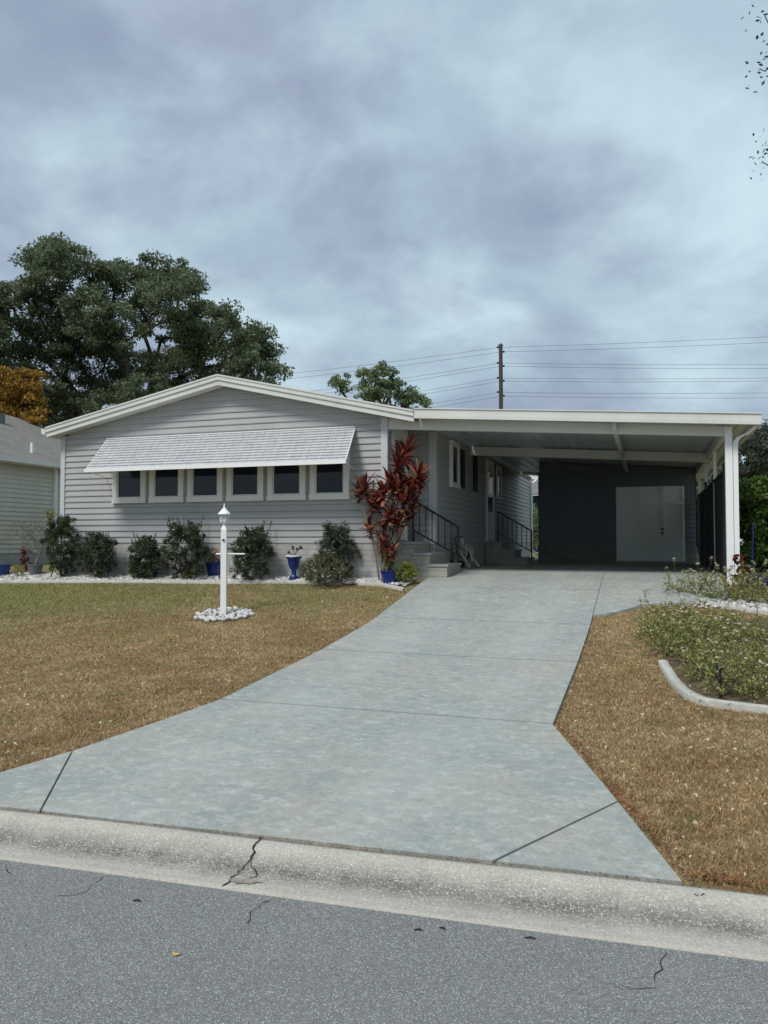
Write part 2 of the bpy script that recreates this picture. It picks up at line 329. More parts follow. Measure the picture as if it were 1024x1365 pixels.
# ------------------------------------------------------------------ ground, road, curb, driveway
def gridsheet(us, vs, zfun, name, mat, mask=None):
    U, V = np.meshgrid(us, vs); W_ = zfun(U, V); vv = np.stack([U, V, W_], -1).reshape(-1, 3); nu = len(us)
    fs = [(j*nu+i, j*nu+i+1, (j+1)*nu+i+1, (j+1)*nu+i) for j in range(len(vs)-1) for i in range(nu-1)]
    me = bpy.data.meshes.new(name); me.from_pydata(vv.tolist(), [], fs); me.update()
    return link(name, me, mat, None, True)
us = np.concatenate([[-700,-300,-120,-60,-40], np.arange(-30, 30.1, .5), [40,60,120,300,700]])
vs = np.concatenate([[-400,-60,-20,0,2], np.arange(3, 15.2, .1), [16,18,22,30,50,100,300,900]])
def zg(U, V):
    z = zt(U, V); return np.where(V < vcurb(U)-.03, -.12, z-.014)
tag(gridsheet(us, vs, zg, 'ground', M['soil']), kind='structure')
CA = math.atan(.0455)            # curb runs at a slight angle to the house
curb_root_m = Matrix.Translation((0, 3.452, 0)) @ Matrix.Rotation(CA, 4, 'Z')
cw = MB(); prof = [(0,-.15),(0,.004),(.06,-.004),(.17,-.012),(.25,-.010),(.34,.012),(.42,.045),(.47,.058),(.505,.055),(.505,-.15)]
xsn = list(np.arange(-40, 40.1, .25)); vv = []; ff = []
for x in xsn:
    for y_, z_ in prof: vv.append((x, y_+.004*math.sin(x*1.7), z_+ (.003*math.sin(x*2.3+y_*4) if z_ > -.1 else 0)))
k = len(prof)
for i in range(len(xsn)-1):
    for j in range(k-1): ff.append((i*k+j, (i+1)*k+j, (i+1)*k+j+1, i*k+j+1))
cw.add(vv, ff); cu = cw.obj('curb', M['curb'], None, True); cu.matrix_world = curb_root_m; tag(cu, kind='structure')
rd = MB(); xs_ = np.arange(-80, 81, 2.)
rd.add([(x, y_, 0 if y_ > -9 else -.02) for y_ in (-9.5, -4, -1, .004) for x in xs_], [(j*81+i, j*81+i+1, (j+1)*81+i+1, (j+1)*81+i) for j in range(3) for i in range(80)])
ro = rd.obj('road', M['asphalt']); ro.matrix_world = curb_root_m; tag(ro, kind='structure')
def C2(px, py, z=0):           # pixel -> curb-local xy on a level z
    r = ray(px, py); t_ = (z-E)/r[2]; return curb_root_m.inverted() @ Vector((r[0]*t_, r[1]*t_, z))
def crack_strip(name, pts, wdt, parent, mat=None, z=.0055, steps=7, jit=.012):
    P = []
    for a, b in zip(pts[:-1], pts[1:]):
        for i in range(steps): P.append(a.lerp(b, i/steps))
    P.append(pts[-1]); P = [q+Vector((random.uniform(-jit, jit), random.uniform(-jit, jit), 0)) for q in P]
    vv = []; 
    for i, q in enumerate(P):
        tt = (P[min(i+1, len(P)-1)]-P[max(i-1, 0)]); nrm = Vector((-tt.y, tt.x, 0)).normalized(); ww = wdt*random.uniform(.35, 1.3)*(.25 if i in (0, len(P)-1) else 1)
        zz = z(q) if callable(z) else z
        vv += [(q.x+nrm.x*ww/2, q.y+nrm.y*ww/2, zz), (q.x-nrm.x*ww/2, q.y-nrm.y*ww/2, zz)]
    mb = MB(); mb.add(vv, [(2*i, 2*i+1, 2*i+3, 2*i+2) for i in range(len(P)-1)]); return mb.obj(name, mat or M['crack'], parent)
for pts, wd in (([(140,1168),(115,1190),(75,1196)], .004), ([(360,1200),(335,1215),(328,1235)], .005), ([(888,1268),(872,1310)], .004), ([(0,1150),(20,1166)], .004), ([(885,1320),(830,1316),(800,1310)], .0025)):
    crack_strip('crack', [C2(*q) for q in pts], wd, ro, z=.003)
def curbz(q): return float(np.interp(q.y, [p[0] for p in prof[1:-1]], [p[1] for p in prof[1:-1]]))+.006
crack_strip('crack', [C2(347,1118,.05), C2(335,1142,.02), C2(318,1160), C2(296,1183)], .009, cu, z=curbz)
crack_strip('crack', [C2(335,1142,.02), C2(343,1165), C2(326,1172), C2(312,1180)], .006, cu, z=curbz)
crack_strip('crack', [C2(926,1193,.05), C2(937,1199,.03)], .006, cu, z=curbz)
# crumbled pocket in the gutter at the crack
c0 = C2(326,1176); mb = MB(); pp = [(c0.x+random.uniform(.35,1.2)*.095*math.cos(a), max(.012, c0.y+.02+random.uniform(.35,1.2)*.05*math.sin(a))) for a in np.linspace(0, 2*PI, 14)[:-1]]
mb.add([(x, y_, curbz(Vector((x, y_, 0)))) for x, y_ in pp], [tuple(range(len(pp)))]); mb.obj('crumbled_patch', M['crumble'], cu)
# gap of dirt between curb and driveway is the ground itself. Driveway slabs:
import bmesh
def slabs(name, polys, mat, th=.06, off=.022, cut=.1):
    bm = bmesh.new()
    for P in polys:
        b = bmesh.new(); vs_ = [b.verts.new((x, y_, 0)) for x, y_ in P]; b.faces.new(vs_)
        y0 = min(q[1] for q in P); y1 = max(q[1] for q in P)
        yy = y0+cut
        while yy < min(y1, 15.2):
            bmesh.ops.bisect_plane(b, geom=b.verts[:]+b.edges[:]+b.faces[:], plane_co=(0, yy, 0), plane_no=(0,1,0)); yy += cut
        if y1 < 16:
            for xx in np.arange(-14, 8, 1.0): bmesh.ops.bisect_plane(b, geom=b.verts[:]+b.edges[:]+b.faces[:], plane_co=(xx, 0, 0), plane_no=(1,0,0))
        bmesh.ops.recalc_face_normals(b, faces=b.faces)
        if b.faces[:][0].normal.z < 0: bmesh.ops.reverse_faces(b, faces=b.faces)
        for q in b.verts: q.co.z = Z(q.co.x, q.co.y)+.004+(off-.004)*min(1, max(0, (q.co.y-3.9)/1.2))
        r = bmesh.ops.extrude_edge_only(b, edges=[e for e in b.edges if e.is_boundary])
        for q in [g for g in r['geom'] if isinstance(g, bmesh.types.BMVert)]: q.co.z -= th
        me = bpy.data.meshes.new('t'); b.to_mesh(me); b.free(); bm.from_mesh(me); bpy.data.meshes.remove(me)
    me = bpy.data.meshes.new(name); bm.to_mesh(me); bm.free(); return link(name, me, mat)
g = .0075; gj = .013; UL, UR = -3.70, -.73
vc = lambda u: 3.980+.047*u
def rf(v): return UR+.87*(6.4-v)/2.44
def lf(v): return float(np.interp(v, [3.7, 4.26, 4.77, 6.3], [-4.30, -4.16, -3.98, UL]))
flare = [(UL, 6.38-gj), (UR, 6.38-gj), (rf(4.88), 4.88), (-.752, vc(-.75)), (-3.406, vc(-3.41)), (-3.980, 4.775), (-3.84, 5.5)]
polys = [flare,
 [(rf(4.862), 4.862), (rf(3.98), vc(.12)), (-.730, vc(-.73))], [(-3.422, vc(-3.42)), (lf(3.79), 3.79), (-4.16, 4.26), (-3.99, 4.765)],
 [(UL, 6.38+gj), (UR, 6.38+gj), (UR, 8.72-gj), (UL, 8.72-gj)], [(UL, 8.72+gj), (UR, 8.72+gj), (UR, 10.7-gj), (UL, 10.7-gj)],
 [(UL, 10.7+gj), (UR, 10.7+gj), (UR, 12.75-gj), (UL, 12.75-gj)], [(UL, 12.75+gj), (UR, 12.75+gj), (UR, 14.7-g), (UL, 14.7-g)],
 [(UR+1.1*g, 11.2), (-.55, 11.3), (-.34, 11.52), (-.15, 11.78), (.06, 11.95), (.3, 12.02), (.55, 12.05), (.9, 12.12), (1.12, 12.5), (1.12, 14.7-g), (UR+1.1*g, 14.7-g)]]
dw = slabs('driveway', polys, M['drive']); tag(dw, kind='structure')
cs = slabs('carport_floor', [[(-3.86, 14.7+g), (-1.25-g, 14.7+g), (-1.25-g, 25.4), (-3.86, 25.4)], [(-1.25+g, 14.7+g), (1.4, 14.7+g), (1.4, 25.4), (-1.25+g, 25.4)]], M['drive']); tag(cs, kind='structure')
bp = slabs('path', [[(-4.2, 25.42), (1.5, 25.42), (1.5, 27.0), (-4.2, 27.0)]], M['edging']); tag(bp, kind='structure')
# ------------------------------------------------------------------ siding
def siding(mb, org, dirv, nrm, z0, z1, wfun, exp=.12):
    org = Vector(org); dirv = Vector(dirv); nrm = Vector(nrm); zz = z0
    P = lambda s_, z_, o_: org+dirv*s_+nrm*o_+Vector((0,0,z_-org.z))
    while zz < z1-1e-4:
        zt_ = min(zz+exp, z1); a0, b0 = wfun(zz); a1, b1 = wfun(zt_)
        if b0-a0 < .02: break
        if b1-a1 < .02: m_ = (a0+b0)/2; a1, b1 = m_-.01, m_+.01
        # double rounded lap: lip, face, small mid crease
        zm = zz+(zt_-zz)*.12
        vs_ = [P(a0,zz,.004), P(b0,zz,.004), P(b0,zz,.024), P(a0,zz,.024), P(b0+(b1-b0)*.12,zm,.027), P(a0+(a1-a0)*.12,zm,.027), P(b1,zt_,.006), P(a1,zt_,.006)]
        mb.add(vs_, [(0,1,2,3),(3,2,4,5),(5,4,6,7)]); zz = zt_
    return mb
def window(parent, uc, zc, w_, h_, plane='v', p=13.4, fw=.10, name='window'):
    """framed window on plane v=p (facing -v) or u=p (facing +u)"""
    def X(a, d, z_): return (a, p-d, z_) if plane == 'v' else (p+d, a, z_)
    def bx(mb, a0, a1, d0, d1, z0, z1):
        q = [X(a, d, z_) for z_ in (z0, z1) for d in (d0, d1) for a in (a0, a1)]
        mb.add(q, [(0,2,3,1),(4,5,7,6),(0,1,5,4),(2,6,7,3),(0,4,6,2),(1,3,7,5)])
    a0, a1, z0, z1 = uc-w_/2, uc+w_/2, zc-h_/2, zc+h_/2
    wn = MB(); bx(wn, a0, a0+fw, 0, .07, z0+fw, z1-fw); bx(wn, a1-fw, a1, 0, .07, z0+fw, z1-fw); bx(wn, a0-.012, a1+.012, 0, .08, z0, z0+fw); bx(wn, a0, a1, 0, .073, z1-fw, z1)
    wo = wn.obj(name, M['white'], parent)
    s_ = MB(); i0, i1, j0, j1 = a0+fw, a1-fw, z0+fw, z1-fw; k_ = .028
    bx(s_, i0, i0+k_, .01, .055, j0, j1); bx(s_, i1-k_, i1, .01, .055, j0, j1); bx(s_, i0+k_, i1-k_, .01, .055, j0, j0+k_); bx(s_, i0+k_, i1-k_, .01, .055, j1-k_, j1)
    s_.obj('sash', M['trim'], wo)
    g_ = MB(); bx(g_, i0+k_, i1-k_, .008, .034, j0+k_, j1-k_); g_.obj('pane', M['pane'], wo); return wo
# ------------------------------------------------------------------ the house
H = empty('mobile_home', (0,0,0), 'long single-storey grey clapboard home with a low front gable', 'house')
U0, U1, UA = -11.53, -4.44, -7.72; ZS = E-.03
ZL, ZRr, ZA = 2.40+E-.06, 2.33+E-.05, 3.17+E      # top of the roof at left eave, right eave, apex (absolute)
UEL, UER = -11.72, -3.84
def rooftop(u): return float(np.interp(u, [UEL, UA, UER], [ZL, ZA, ZRr]))
def wf_front(z_):
    zz = z_+.17
    a = U0 if zz <= rooftop(U0) else U0+(UA-U0)*(zz-rooftop(U0))/(ZA-rooftop(U0))
    b = U1 if zz <= rooftop(U1) else U1-(U1-UA)*(zz-rooftop(U1))/(ZA-rooftop(U1))
    return (a, b)
siding(MB(), (0,13.4,0), (1,0,0), (0,-1,0), ZS, ZA-.17, wf_front).obj('front_wall', M['siding'], H)
# side wall of the rear block and back of the notch
USD, VN, VE = -3.9, 14.75, 27.7
siding(MB(), (USD,0,0), (0,1,0), (1,0,0), ZS, 3.95, lambda z_: (VN, VE)).obj('side_wall', M['siding'], H)
siding(MB(), (0,VN,0), (1,0,0), (0,-1,0), ZS, 3.93, lambda z_: (U1, USD)).obj('porch_wall', M['siding'], H)
siding(MB(), (U1,0,0), (0,1,0), (1,0,0), ZS, 3.93, lambda z_: (13.4, VN)).obj('porch_wall', M['siding'], H)
siding(MB(), (U0,0,0), (0,1,0), (-1,0,0), ZS, 3.93, lambda z_: (13.4, VE)).obj('side_wall', M['siding'], H)
# structural core so nothing is hollow
c_ = MB(); c_.prism([(U0+.01,13.42,.9),(U1-.012,13.42,.9),(U1-.012,13.42,rooftop(U1)-.2),(UA,13.42,ZA-.2),(U0+.01,13.42,rooftop(U0)-.2)], (0,VN-13.42+.02,0))
c_.prism([(U0+.01,VN+.022,.9),(USD-.012,VN+.022,.9),(USD-.012,VN+.022,rooftop(USD)-.2),(UA,VN+.022,ZA-.2),(U0+.01,VN+.022,rooftop(U0)-.2)], (0,VE-VN-.05,0)); c_.obj('wall_core', M['siding'], H)
# skirting
sk = MB(); sk.box(U0-.004, U1+.004, 13.385, 13.41, .7, ZS); sk.box(U1-.02, U1+.006, 13.41, VN-.01, .7, ZS); sk.box(U1, USD+.006, VN-.016, VN+.01, .7, ZS); sk.box(USD-.02, USD+.008, VN+.01, VE-.01, .7, ZS); sk.box(U0-.006, U0+.02, 13.41, VE-.01, .7, ZS); sk.obj('skirting', M['block'], H)
# corner boards
for (a, b, c, d) in ((U0-.035, U0+.07, 13.36, 13.45), (U1-.09, U1+.035, 13.36, 13.45), (USD-.11, USD+.035, VN-.035, VN+.08), (USD-.05, USD+.035, VE-.1, VE+.02)):
    cbm = MB(); cbm.box(a, b, c, d, ZS-.02, (rooftop((a+b)/2) if c < 14 else 3.97)-.19); cbm.obj('corner_board', M['cornerboard'], H)
# roof
def slope_slab(mb, ua, za, ub, zb, v0, v1, th):
    mb.prism([(ua,v0,za),(ub,v0,zb),(ub,v0,zb-th),(ua,v0,za-th)], (0, v1-v0, 0))
r = MB(); slope_slab(r, UEL, ZL-.015, UA, ZA-.015, 13.12, VE+.25, .1); slope_slab(r, UA, ZA-.015, UER, ZRr-.015, 13.12, VE+.25, .1)
roof = r.obj('roof', M['shingle'], H)
fs = MB(); slope_slab(fs, UEL, ZL, UA, ZA, 13.085, 13.12, .095); slope_slab(fs, UA, ZA, UER, ZRr, 13.085, 13.12, .095)
slope_slab(fs, UEL, ZL-.095, UA, ZA-.095, 13.11, 13.15, .095); slope_slab(fs, UA, ZA-.095, UER, ZRr-.095, 13.11, 13.15, .095)
slope_slab(fs, UEL, ZL+.012, UA, ZA+.012, 13.07, 13.13, .03); slope_slab(fs, UA, ZA+.012, UER, ZRr+.012, 13.07, 13.13, .03)
fs.obj('fascia', M['trim'], roof)
sf = MB(); slope_slab(sf, UEL+.02, ZL-.165, UA, ZA-.165, 13.151, 13.372, .012); slope_slab(sf, UA, ZA-.165, UER, ZRr-.165, 13.151, 13.372, .012); sf.obj('soffit', M['trim'], roof)
gt = MB(); gt.prism([(UEL-.015,13.09,ZL-.02),(UEL-.12,13.09,ZL-.02),(UEL-.10,13.09,ZL-.12),(UEL-.015,13.09,ZL-.14)], (0, VE-12.9, 0)); gt.obj('gutter', M['trim'], roof)
ef = MB(); ef.box(U0-.28, U0-.03, 13.16, VE, ZL-.17, ZL-.15); ef.obj('soffit', M['trim'], roof)
rs = MB(); rs.prism([(USD, VE+.02, 3.97), (USD+.35, VE+.02, 3.9), (USD+.35, VE+.02, 3.8), (USD, VE+.02, 3.84)], (0,.3,0)); rs.obj('fascia', M['white'], roof)
# front windows
for i in range(6):
    uc = -9.86+i*.868
    window(H, uc, 2.42+.48, .775, .96)
# awning
A = MB(); ns = 12; ua0, ua1, ub0, ub1 = -10.43, -5.03, -10.33, -4.93; zt_, zb_ = 3.72, 3.04; vt, vb = 13.37, 12.63
nv = 36
for k in range(ns):
    f0, f1 = k/ns, (k+1)/ns
    for j in range(nv):
        g0, g1 = j/nv, (j+1)/nv-.02/nv
        def P(f, g_, lift):
            a = ua0+(ub0-ua0)*f; b = ua1+(ub1-ua1)*f
            return Vector((a+(b-a)*g_, vt+(vb-vt)*f-lift*.67, zt_+(zb_-zt_)*f+lift*.74))
        gm = (g0+g1)/2
        vv = [P(f0,g0,.004),P(f0,gm,.008),P(f0,g1,.004),P(f1,g1,.026),P(f1,gm,.031),P(f1,g0,.026),P(f1,g0,.0),P(f1,gm,.0),P(f1,g1,.0)]
        A.add(vv, [(0,1,4,5),(1,2,3,4),(5,4,7,6),(4,3,8,7)])
aw = A.obj('awning', M['awning'], H)
ab = MB(); ab.add([(ua0,vt,zt_-.004),(ua1,vt,zt_-.004),(ub1,vb,zb_-.006),(ub0,vb,zb_-.006)], [(0,1,2,3)]); ab.obj('awning_lining', M['awning'], aw)
ar = MB(); ar.box(ub0-.02, ub1+.02, vb-.035, vb+.005, zb_-.045, zb_+.022); ar.box(ua0, ua1, vt-.02, vt+.03, zt_+.012, zt_+.03)
for uu, ul in ((ua0, ub0), (ua1, ub1)):
    ar.tube([(uu, vt, zt_), (ul, vb, zb_)], .014, 6); ar.tube([(uu, 13.375, 2.95), (ul, vb+.02, zb_-.02)], .009, 5)
ar.obj('awning_rail', M['whitebright'], aw)
# entry door on the notch side wall, facing +u
def door(parent, u_, v0, v1, z0, z1, slabmat):
    d = MB(); d.box(u_, u_+.05, v0, v0+.07, z0, z1); d.box(u_, u_+.05, v1-.07, v1, z0, z1); d.box(u_, u_+.053, v0-.01, v1+.01, z1, z1+.09); do = d.obj('door', M['white'], parent)
    s_ = MB(); s_.box(u_, u_+.03, v0+.07, v1-.07, z0+.02, z1); s_.obj('door_leaf', slabmat, do)
    g_ = MB(); g_.box(u_+.03, u_+.036, v0+.17, v1-.17, z0+.75, z1-.15); g_.obj('pane', M['pane'], do)
    k_ = MB(); k_.tube([(u_+.03, v0+.12, z0+1.0), (u_+.09, v0+.12, z0+1.0)], [.02, .03], 10); k_.obj('handle', M['black'], do); return do
door(H, U1+.02, 13.62, 14.5, 1.66, 3.68, M['white'])
door(H, USD+.02, 19.7, 20.65, 1.66, 3.66, M['white'])
window(H, 16.2, 3.27, .70, .98, 'u', USD+.02, .09)
window(H, 21.35, 3.25, .72, .9, 'u', USD+.02, .08)
for va, vb_, z0, z1 in ((16.85, 17.22, 2.83, 3.68), (18.2, 18.6, 2.83, 3.72), (20.78, 20.98, 2.86, 3.72)):
    s_ = MB(); s_.box(USD+.02, USD+.05, va, vb_, z0, z1)
    for q in np.arange(z0+.05, z1-.05, .05): s_.box(USD+.045, USD+.058, va+.04, vb_-.04, q, q+.03)
    s_.obj('shutter', M['shutter'], H)
# wall lantern by the side door, porch light in the notch
l_ = MB(); l_.lathe([(.03,0),(.05,.02),(.05,.14),(.07,.15),(.01,.22)], 10, (USD+.12, 19.5, 3.2)); l_.box(USD+.02, USD+.1, 19.48, 19.52, 3.28, 3.31); l_.obj('wall_lamp', M['whitebright'], H)
l_ = MB(); l_.lathe([(.05,-.09),(.09,-.06),(.10,0)], 14, (-4.15, 14.0, 3.87)); l_.obj('porch_lamp', M['whitebright'], H)
# rear downspout
d_ = MB(); d_.tube([(USD+.3, VE+.1, 3.85), (USD+.08, VE-.05, 3.68), (USD+.07, VE-.05, 1.35), (USD+.3, VE-.05, 1.18)], .04, 8); d_.obj('downspout', M['whitebright'], H)
# horizontal conduit at the window corner
# ------------------------------------------------------------------ carport
Cp = empty('carport', (0,0,0), 'open flat-roofed carport with white beams beside the grey house', 'carport')
def cz(u): return 3.965-(u+3.86)*.0674
r = MB(); slope_slab(r, UER+.02, cz(UER+.02)-.02, 1.60, cz(1.60)-.02, 13.17, 25.3, .055); ro_ = r.obj('roof', M['ceiling'], Cp)
cr = MB()
for k in range(18):        # pan ribs under the roof
    uu = -3.7+k*.3
    cr.box(uu, uu+.022, 13.5, 25.2, cz(uu)-.094, cz(uu)-.077)
cr.obj('ceiling_rib', M['ceiling'], ro_)
f = MB(); slope_slab(f, UER+.001, cz(UER), 1.66, cz(1.66), 13.11, 13.168, .10); slope_slab(f, UER+.001, cz(UER)-.10, 1.655, cz(1.655)-.10, 13.10, 13.165, .065)
f.box(1.602, 1.66, 13.17, 25.29, cz(1.66)-.16, cz(1.66)-.001); slope_slab(f, UER, cz(UER)-.01, 1.63, cz(1.63)-.01, 25.3, 25.34, .15); f.obj('fascia', M['trim'], ro_)
f = MB(); slope_slab(f, UER, cz(UER)+.012, 1.66, cz(1.66)+.012, 13.09, 13.2, .012); f.obj('drip_edge', M['white'], ro_)
for v_, h1, h0, ua in ((13.40, .165, .165, U1+.036), (17.85, .115, .20, USD+.03)):
    b_ = MB(); b_.prism([(ua,v_,cz(ua) - (h1 if ua > -4 else h1-.04)),(1.23,v_,cz(1.23)-h1),(1.23,v_,cz(1.23)-h1-h0+.015),(ua,v_,cz(ua)-h1-h0)], (0,.09,0)); b_.obj('beam', M['trim'], Cp)
b_ = MB(); b_.box(-.53, -.46, 13.3, 21.58, E+1.81, E+1.875); b_.box(-.525, -.465, 13.25, 13.33, E+1.875, E+2.05); b_.obj('beam', M['trim'], Cp)
b_ = MB(); b_.prism([(1.18,13.49,cz(1.2)-.10),(1.26,13.49,cz(1.2)-.10),(1.26,13.49,cz(1.2)-.26),(1.18,13.49,cz(1.2)-.26)], (0, 11.7, 0)); b_.obj('beam', M['trim'], Cp)
b_ = MB(); b_.box(USD+.028, USD+.07, VN, 25.2, 3.80, 3.87); b_.obj('beam', M['cornerboard'], Cp)
p_ = MB(); p_.box(1.17, 1.275, 13.385, 13.49, Z(1.2,13.4)-.1, cz(1.2)-.17); p_.box(1.13, 1.315, 13.37, 13.5, Z(1.2,13.4)+.0, Z(1.2,13.4)+.03); p_.obj('post', M['whitebright'], Cp)
for v_ in (16.2, 18.6, 21.0):
    p_ = MB(); p_.box(1.20, 1.26, v_, v_+.06, 1.0, cz(1.2)-.262); p_.obj('post', M['trim'], Cp)
d_ = MB()
def dtube(pts, a, b):      # flat-section downspout
    for (p0, p1) in zip(pts[:-1], pts[1:]): d_.prism([(p0[0]-a, p0[1]-b, p0[2]), (p0[0]+a, p0[1]-b, p0[2]), (p0[0]+a, p0[1]+b, p0[2]), (p0[0]-a, p0[1]+b, p0[2])], Vector(p1)-Vector(p0))
dtube([(1.32,13.43,Z(1.3,13.4)+.02), (1.32,13.43,E+1.52), (1.335,13.43,E+1.58), (1.38,13.43,E+1.635), (1.50,13.41,E+1.69), (1.585,13.39,E+1.76), (1.62,13.36,E+1.80), (1.63,13.34,cz(1.63)-.17)], .036, .03); d_.obj('downspout', M['whitebright'], Cp)
# ------------------------------------------------------------------ shed at the carport's end
Sh = empty('shed', (0,0,0), 'dark blue-grey clapboard shed closing the back of the carport', 'shed')
su0, su1, sv = -2.79, 1.17, 21.6; zsk = E-.13
def clipc(z_): return (su0, su1)
siding(MB(), (0,sv,0), (1,0,0), (0,-1,0), zsk, 3.54, clipc).obj('wall', M['siding_shed'], Sh)
siding(MB(), (su0,0,0), (0,1,0), (-1,0,0), zsk, 3.54, lambda z_: (sv, 25.2)).obj('wall', M['siding_shed'], Sh)
siding(MB(), (su1,0,0), (0,1,0), (1,0,0), zsk, 3.49, lambda z_: (sv, 25.2)).obj('wall', M['siding_shed'], Sh)
c_ = MB(); c_.prism([(su0+.01,sv+.01,1.0),(su1-.01,sv+.01,1.0),(su1-.01,sv+.01,cz(su1)-.1),(su0+.01,sv+.01,cz(su0)-.1)], (0,3.55,0)); c_.obj('wall_core', M['siding_shed'], Sh)
s_ = MB(); s_.box(su0-.03, su1+.03, sv-.03, sv+.008, 1.0, zsk); s_.box(su0-.03, su0+.008, sv+.008, 25.2, 1.0, zsk); s_.box(su1-.008, su1+.03, sv+.008, 25.2, 1.0, zsk); s_.obj('skirting', M['shedblock'], Sh)
d_ = MB(); d_.box(-.78, .90, sv-.05, sv-.03, 1.14, 3.08)
cols3 = [(-.78,-.24), (-.2,.34), (.38,.90)]; rows_ = [(1.17,1.60), (1.66,2.62), (2.68,3.05)]
for a, b in ((-.75,-.26), (-.19,.33), (.38,.87)):
    for z0, z1 in rows_:
        for q in ((a,b,z0,z0+.02),(a,b,z1-.02,z1),(a,a+.02,z0+.02,z1-.02),(b-.02,b,z0+.02,z1-.02)): d_.box(q[0], q[1], sv-.082, sv-.05, q[2], q[3])
do = d_.obj('double_door', M['door_pale'], Sh)
for z_, nm in ((1.87,'handle'), (1.97,'lock')): MB().tube([(.36, sv-.05, z_), (.36, sv-.11, z_)], [.022,.032], 10).obj(nm, M['black'], do)
th = MB(); th.box(-.9, 1.0, sv-.3, sv-.031, 1.09, 1.13); th.obj('threshold', M['steptop'], Sh)
# ------------------------------------------------------------------ mesh screen fence on the carport's right side
Fn = empty('screen_fence', (1.22, 14.3, Z(1.22,14.3)), 'black mesh screen panels between black posts along the open carport side', 'fence')
fv = [14.2, 16.3, 18.6, 21.3]
for i, v_ in enumerate(fv):
    p_ = MB(); p_.box(.0-.025, .025, v_-14.3-.025, v_-14.3+.025, 0, 1.80+(.05 if i < 3 else 0)); p_.lathe([(.02,1.84),(.035,1.87),(.01,1.91)], 8, (0, v_-14.3, 0)); p_.obj('post', M['black'], Fn)
for a, b in zip(fv[:-1], fv[1:]):
    p_ = MB(); p_.box(-.006, .006, a-14.3+.03, b-14.3-.03, .08, 1.72); p_.obj('mesh_panel', M['mesh'], Fn)
    for z0, z1 in ((1.72,1.77),(.05,.08)): MB().box(-.02, .02, a-14.3+.026, b-14.3-.026, z0, z1).obj('rail', M['black'], Fn)
# ------------------------------------------------------------------ steps with railings
def steps(v0, v1, uw, label, zg_):
    s = empty('entry_steps', (uw, v0, zg_), label, 'steps')
    for i, (du, zt2) in enumerate(((.42, E-.0), (.72, E-.2), (1.04, E-.4))):
        lo_u = 0 if i == 0 else (.42, .72)[i-1]+.0
        b_ = MB(); b_.box(lo_u if i else 0, du, .02, v1-v0-.02, -.2, zt2-zg_-.045); o_ = b_.obj('step', M['stepblock'], s)
        t_ = MB(); t_.box((lo_u-.04) if i else 0, du+.025, 0, v1-v0, zt2-zg_-.043, zt2-zg_); t_.obj('tread', M['steptop'], o_)
    r_ = MB(); vr = v1-v0-.06
    pA = Vector((.12, vr, E-zg_)); pB = Vector((1.0, vr, E-.4-zg_)); up = Vector((0,0,.62))
    hA = pA+Vector((0,0,.80)); hB = pB+Vector((0,0,.68))
    lA = pA+Vector((0,0,.22)); lB = pB+Vector((0,0,.14))
    def bar(a, b, w2):
        a = Vector(a); b = Vector(b); r_.tube([a, b], w2, 4)
    bar(pA, hA, .022); bar(pB, hB+Vector((0,0,.02)), .026); bar(hA, hB, .026); bar(lA, lB, .018)
    ro2 = r_.obj('railing', M['black'], s)
    for k in range(1, 7):
        f = k/7; b2 = MB(); b2.tube([lA.lerp(lB, f), hA.lerp(hB, f)], .011, 5); b2.obj('baluster', M['black'], ro2)
    return s
steps(13.56, 14.66, U1+.03, 'short block steps and black railing rising to the front entry behind the red plant', 1.03)
steps(19.6, 20.75, USD+.03, 'shaded steps and black railing at the side door inside the carport', 1.09)
# ------------------------------------------------------------------ hose reel
hp = Vector((-3.62, 16.0, 1.10)); hr = empty('hose_reel', hp, 'beige hose reel cart with pierced discs standing by the carport wall', 'hose reel', rz=-.3)
for s_ in (-1, 1):
    d_ = MB(); n = 24; R1, R2, R0 = .17, .115, .05; y0 = s_*.13
    for a0_, a1_ in ((R1, R1-.055), (.085, .03)): 
        for k in range(n):
            c0_, c1_ = 2*PI*k/n, 2*PI*(k+1)/n
            P = lambda r__, c: Vector((r__*math.cos(c), y0, .33+r__*math.sin(c)))
            d_.prism([P(a0_,c0_), P(a0_,c1_), P(a1_,c1_), P(a1_,c0_)], (0,.015,0))
    for k in range(5):
        c = 2*PI*k/5; d_.prism([Vector((math.cos(c+q)*rr, y0, .33+math.sin(c+q)*rr)) for rr, q in ((.07,-.35),(.14,-.2),(.14,.2),(.07,.35))], (0,.012,0))
    d_.obj('reel_disc', M['beige'], hr)
    l_ = MB(); l_.tube([(0, s_*.17, .36), (.26, s_*.19, .02)], [.022,.03], 8); l_.tube([(0, s_*.17, .36), (-.16, s_*.17, .04)], .02, 8); l_.obj('leg', M['beige'], hr)
    h_ = MB(); h_.tube([(-.02, s_*.17, .34), (-.10, s_*.17, .55), (-.12, s_*.15, .62), (-.10, s_*.08, .66), (-.10, 0, .66)], .014, 6); h_.obj('handle', M['black'], hr)
h_ = MB(); 
for k in range(6): 
    yy = -.1+k*.04; h_.tube([(.10*math.cos(a)*(1+.1*(k%2)), yy, .33+.10*math.sin(a)*(1+.1*(k%2))) for a in np.linspace(0, 2*PI, 17)], .017, 6, False)
h_.obj('hose', M['hose'], hr)
for y0 in (-.2, .15): MB().tube([(-.16,y0,.08),(-.16,y0+.05,.08)], .08, 14).obj('wheel', M['black'], hr)
c_ = MB(); c_.tube([(-.02,0,.5),(-.04,0,.62)], [.05,.03], 8); c_.tube([(0,0,.48),(.16,-.02,.36),(.20,.02,.15)], .03, 6); c_.obj('guard', M['beige'], hr)
